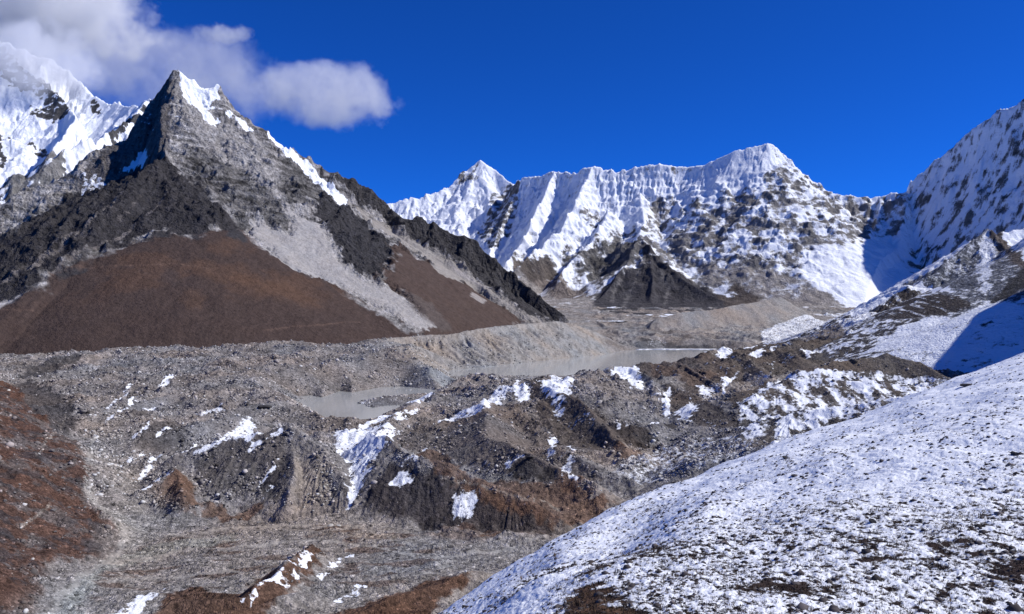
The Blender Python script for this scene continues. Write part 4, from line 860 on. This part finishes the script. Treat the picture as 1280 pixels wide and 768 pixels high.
def boulders(V, H):
    grey = stone_mat('grey_stone', (.17, .16, .155)); pale = stone_mat('pale_stone', (.42, .40, .37)); dark = stone_mat('dark_stone', (.045, .043, .045))
    meshes = {'grey': [boulder_mesh('boulder_shape', 10 + i, grey) for i in range(5)], 'pale': [boulder_mesh('boulder_shape', 20 + i, pale) for i in range(4)], 'dark': [boulder_mesh('boulder_shape', 30 + i, dark) for i in range(4)]}
    R = random.Random(4)
    def put(G, px, py, w, hgt, kind, label, group=None, D=None, rz=None):
        if D is None: x, D = G.lift([px], [py])[0]
        z = float(G.at(px, D)); x = (px - 640) / 1000. * D
        o = bpy.data.objects.new('boulder', R.choice(meshes[kind])); C.objects.link(o); s = w * D / 1000. / 2.15
        o.location = (x, D, z + s * hgt * .3); o.scale = (s, s * R.uniform(.7, 1.1), s * hgt); o.rotation_euler = (R.uniform(-.12, .12), R.uniform(-.12, .12), R.uniform(0, 6.28) if rz is None else rz)
        o['label'] = label; o['category'] = 'boulder'
        if group: o['group'] = group
        return o
    put(V, 331, 512, 17, .55, 'dark', 'large black boulder on grey rubble left of the small pond')
    put(V, 413, 656, 9, .5, 'pale', 'flat pale boulder at the foot of the long snow gully')
    put(V, 424, 659, 8, .35, 'pale', 'low white slab beside the flat pale boulder on the gravel')
    put(V, 41, 699, 6, .8, 'pale', 'pale boulder on the bare grey bank at the lower left')
    put(V, 28, 711, 4, .8, 'pale', 'smaller pale stone just below the one on the lower left bank')
    put(V, 66, 640, 11, .6, 'grey', 'grey boulder on the rust brown slope at the left')
    put(V, 110, 650, 12, .6, 'dark', 'dark boulder on the edge of the rust brown slope')
    put(V, 242, 688, 5, .8, 'dark', 'lone dark boulder in the middle of the gravel flat')
    put(V, 208, 645, 5, .9, 'dark', 'dark boulder on gravel below the rust brown triangle')
    put(V, 122, 641, 4, .8, 'dark', 'small dark stone where the gravel channel bends')
    put(V, 745, 588, 6, .8, 'dark', 'dark boulder on the brown rise behind the snowy hillside')
    put(V, 662, 576, 9, .7, 'dark', 'black boulder on top of the dark round mound')
    put(H, 1208, 484, 17, .5, 'dark', 'largest dark outcrop boulder high on the snowy hillside')
    put(H, 982, 573, 12, .45, 'dark', 'flat dark boulder alone near the crest of the snowy hillside')
    put(H, 993, 594, 9, .5, 'dark', 'dark rock in the snow just below the flat boulder near the crest')
    put(H, 1009, 592, 6, .5, 'dark', 'smaller dark rock right of its neighbour on the upper snow')
    put(H, 1091, 658, 14, .6, 'dark', 'dark knobbly boulder in the middle of the snowy hillside')
    put(H, 1051, 652, 7, .5, 'dark', 'small dark rock left of the knobbly boulder on the snow')
    put(H, 742, 694, 8, .7, 'dark', 'dark rock on the snow above the brown knoll')
    put(H, 1207, 568, 11, .6, 'dark', 'dark boulder on the right part of the snowy hillside')
    put(H, 1270, 574, 15, .5, 'dark', 'broad dark rock at the right edge of the snow')
    put(H, 1200, 648, 7, .5, 'pale', 'pale boulder on the snow at the right')
    put(H, 772, 641, 4, .8, 'dark', 'tiny dark rock on the rim of the snowy hillside')
    groups = [(V, (160, 430, 645, 740), 55, (2.5, 5.5), 'grey', 'grey boulder lying on the gravel flat', 'boulders on the gravel flat'),
              (V, (380, 650, 660, 730), 45, (2.5, 5), 'grey', 'grey boulder on the stony flat below the snowy hillside', 'boulders on the stony flat'),
              (V, (0, 110, 560, 690), 30, (3, 7), 'grey', 'grey stone half sunk in the rust brown slope', 'stones in the brown slope'),
              (V, (380, 450, 560, 650), 35, (2.5, 5), 'pale', 'light tan boulder in the run below the snow gully', 'boulders below the snow gully'),
              (V, (120, 340, 460, 520), 30, (2, 4), 'pale', 'pale boulder in the upper debris field', 'boulders in the debris field'),
              (V, (230, 345, 618, 640), 18, (3, 6), 'dark', 'dark boulder heaped at the foot of the grey mound', 'boulders at the foot of the mound')]
    for G, (x0, x1, y0, y1), N, (a, b), kind, label, group in groups:
        for i in range(N): put(G, R.uniform(x0, x1), R.uniform(y0, y1), R.uniform(a, b) * (1.3 if R.random() < .1 else .85), R.uniform(.55, .9), kind, label, group)
# ================================================================== clouds
def cloud(name, loc, size, dens, nscale, seed, label, thr=.5, group=None):
    me = bpy.data.meshes.new(name)
    import bmesh
    bm = bmesh.new(); bmesh.ops.create_icosphere(bm, subdivisions=4, radius=1.0)
    for v in bm.verts: v.co.x *= size[0]; v.co.y *= size[1]; v.co.z *= size[2]
    bm.to_mesh(me); bm.free()
    o = bpy.data.objects.new(name, me); C.objects.link(o); o.location = loc
    m = bpy.data.materials.new('cloud_vapour'); m.use_nodes = True; nt = m.node_tree; n = nt.nodes; l = nt.links
    n.remove(n['Principled BSDF']); out = n['Material Output']
    v = n.new('ShaderNodeVolumePrincipled'); v.inputs['Color'].default_value = (1, 1, 1, 1); v.inputs['Anisotropy'].default_value = .1
    l.new(v.outputs[0], out.inputs['Volume'])
    tc = n.new('ShaderNodeTexCoord')
    mp = n.new('ShaderNodeMapping'); mp.inputs['Scale'].default_value = (1 / size[0], 1 / size[1], 1 / size[2]); l.new(tc.outputs['Object'], mp.inputs[0])
    ln = n.new('ShaderNodeVectorMath'); ln.operation = 'LENGTH'; l.new(mp.outputs[0], ln.inputs[0])
    nz = n.new('ShaderNodeTexNoise'); nz.inputs['Scale'].default_value = 1 / nscale; nz.inputs['Detail'].default_value = 9; nz.inputs['Roughness'].default_value = .68
    ad = n.new('ShaderNodeVectorMath'); ad.operation = 'ADD'; ad.inputs[1].default_value = (seed * 1000., seed * 300., 0); l.new(tc.outputs['Object'], ad.inputs[0]); l.new(ad.outputs[0], nz.inputs['Vector'])
    def M(op, a, b):
        x = n.new('ShaderNodeMath'); x.operation = op
        for i, q in enumerate((a, b)):
            if isinstance(q, (int, float)): x.inputs[i].default_value = q
            else: l.new(q, x.inputs[i])
        return x.outputs[0]
    # density = noise - threshold that rises towards the rim
    f = M('SUBTRACT', nz.outputs['Fac'], M('ADD', thr - .18, M('MULTIPLY', M('POWER', ln.outputs['Value'], 3.0), .34)))
    f = M('MAXIMUM', f, 0.0); f = M('MINIMUM', M('MULTIPLY', f, 8.0), 1.0)
    l.new(M('MULTIPLY', f, dens), v.inputs['Density'])
    me.materials.append(m)
    o['category'] = 'cloud'; o['label'] = label
    if group: o['group'] = group
    return o
far_range(); left_mountain(); pyramid(); VAL = valley(); right_slopes(); HILL = hillside(); hillside(1416, 4600, 8, False); hillside(-1500, 334, 8, False)
lake_ice(); lake('lake', LAKE, 'milky grey glacial lake below the moraine wall'); lake('pond', POND, 'small milky pond in the debris field')
rubble(VAL); turf(HILL); boulders(VAL, HILL)
cloud('cloud', W(45, 5, 17500), (3300, 3000, 1650), .0018, 1500, 1., 'big white cloud bank filling the upper left corner', thr=.54)
cloud('cloud', W(408, 122, 17000), (2000, 1800, 820), .0011, 900, 2., 'small white cloud to the right of the pyramid peak', thr=.555)
cloud('cloud', W(225, 100, 20500), (4300, 2500, 1500), .00045, 1300, 3., 'thin grey veil of cloud behind the pyramid peak', thr=.57)
cloud('cloud', W(45, 75, 8900), (900, 700, 560), .0024, 420, 4., 'thin white mist clinging to the top of the far left mountain', thr=.53)
cloud('cloud', W(275, 42, 17000), (900, 500, 260), .0016, 420, 6., 'tiny wisp of cloud alone above the pyramid peak', thr=.56)
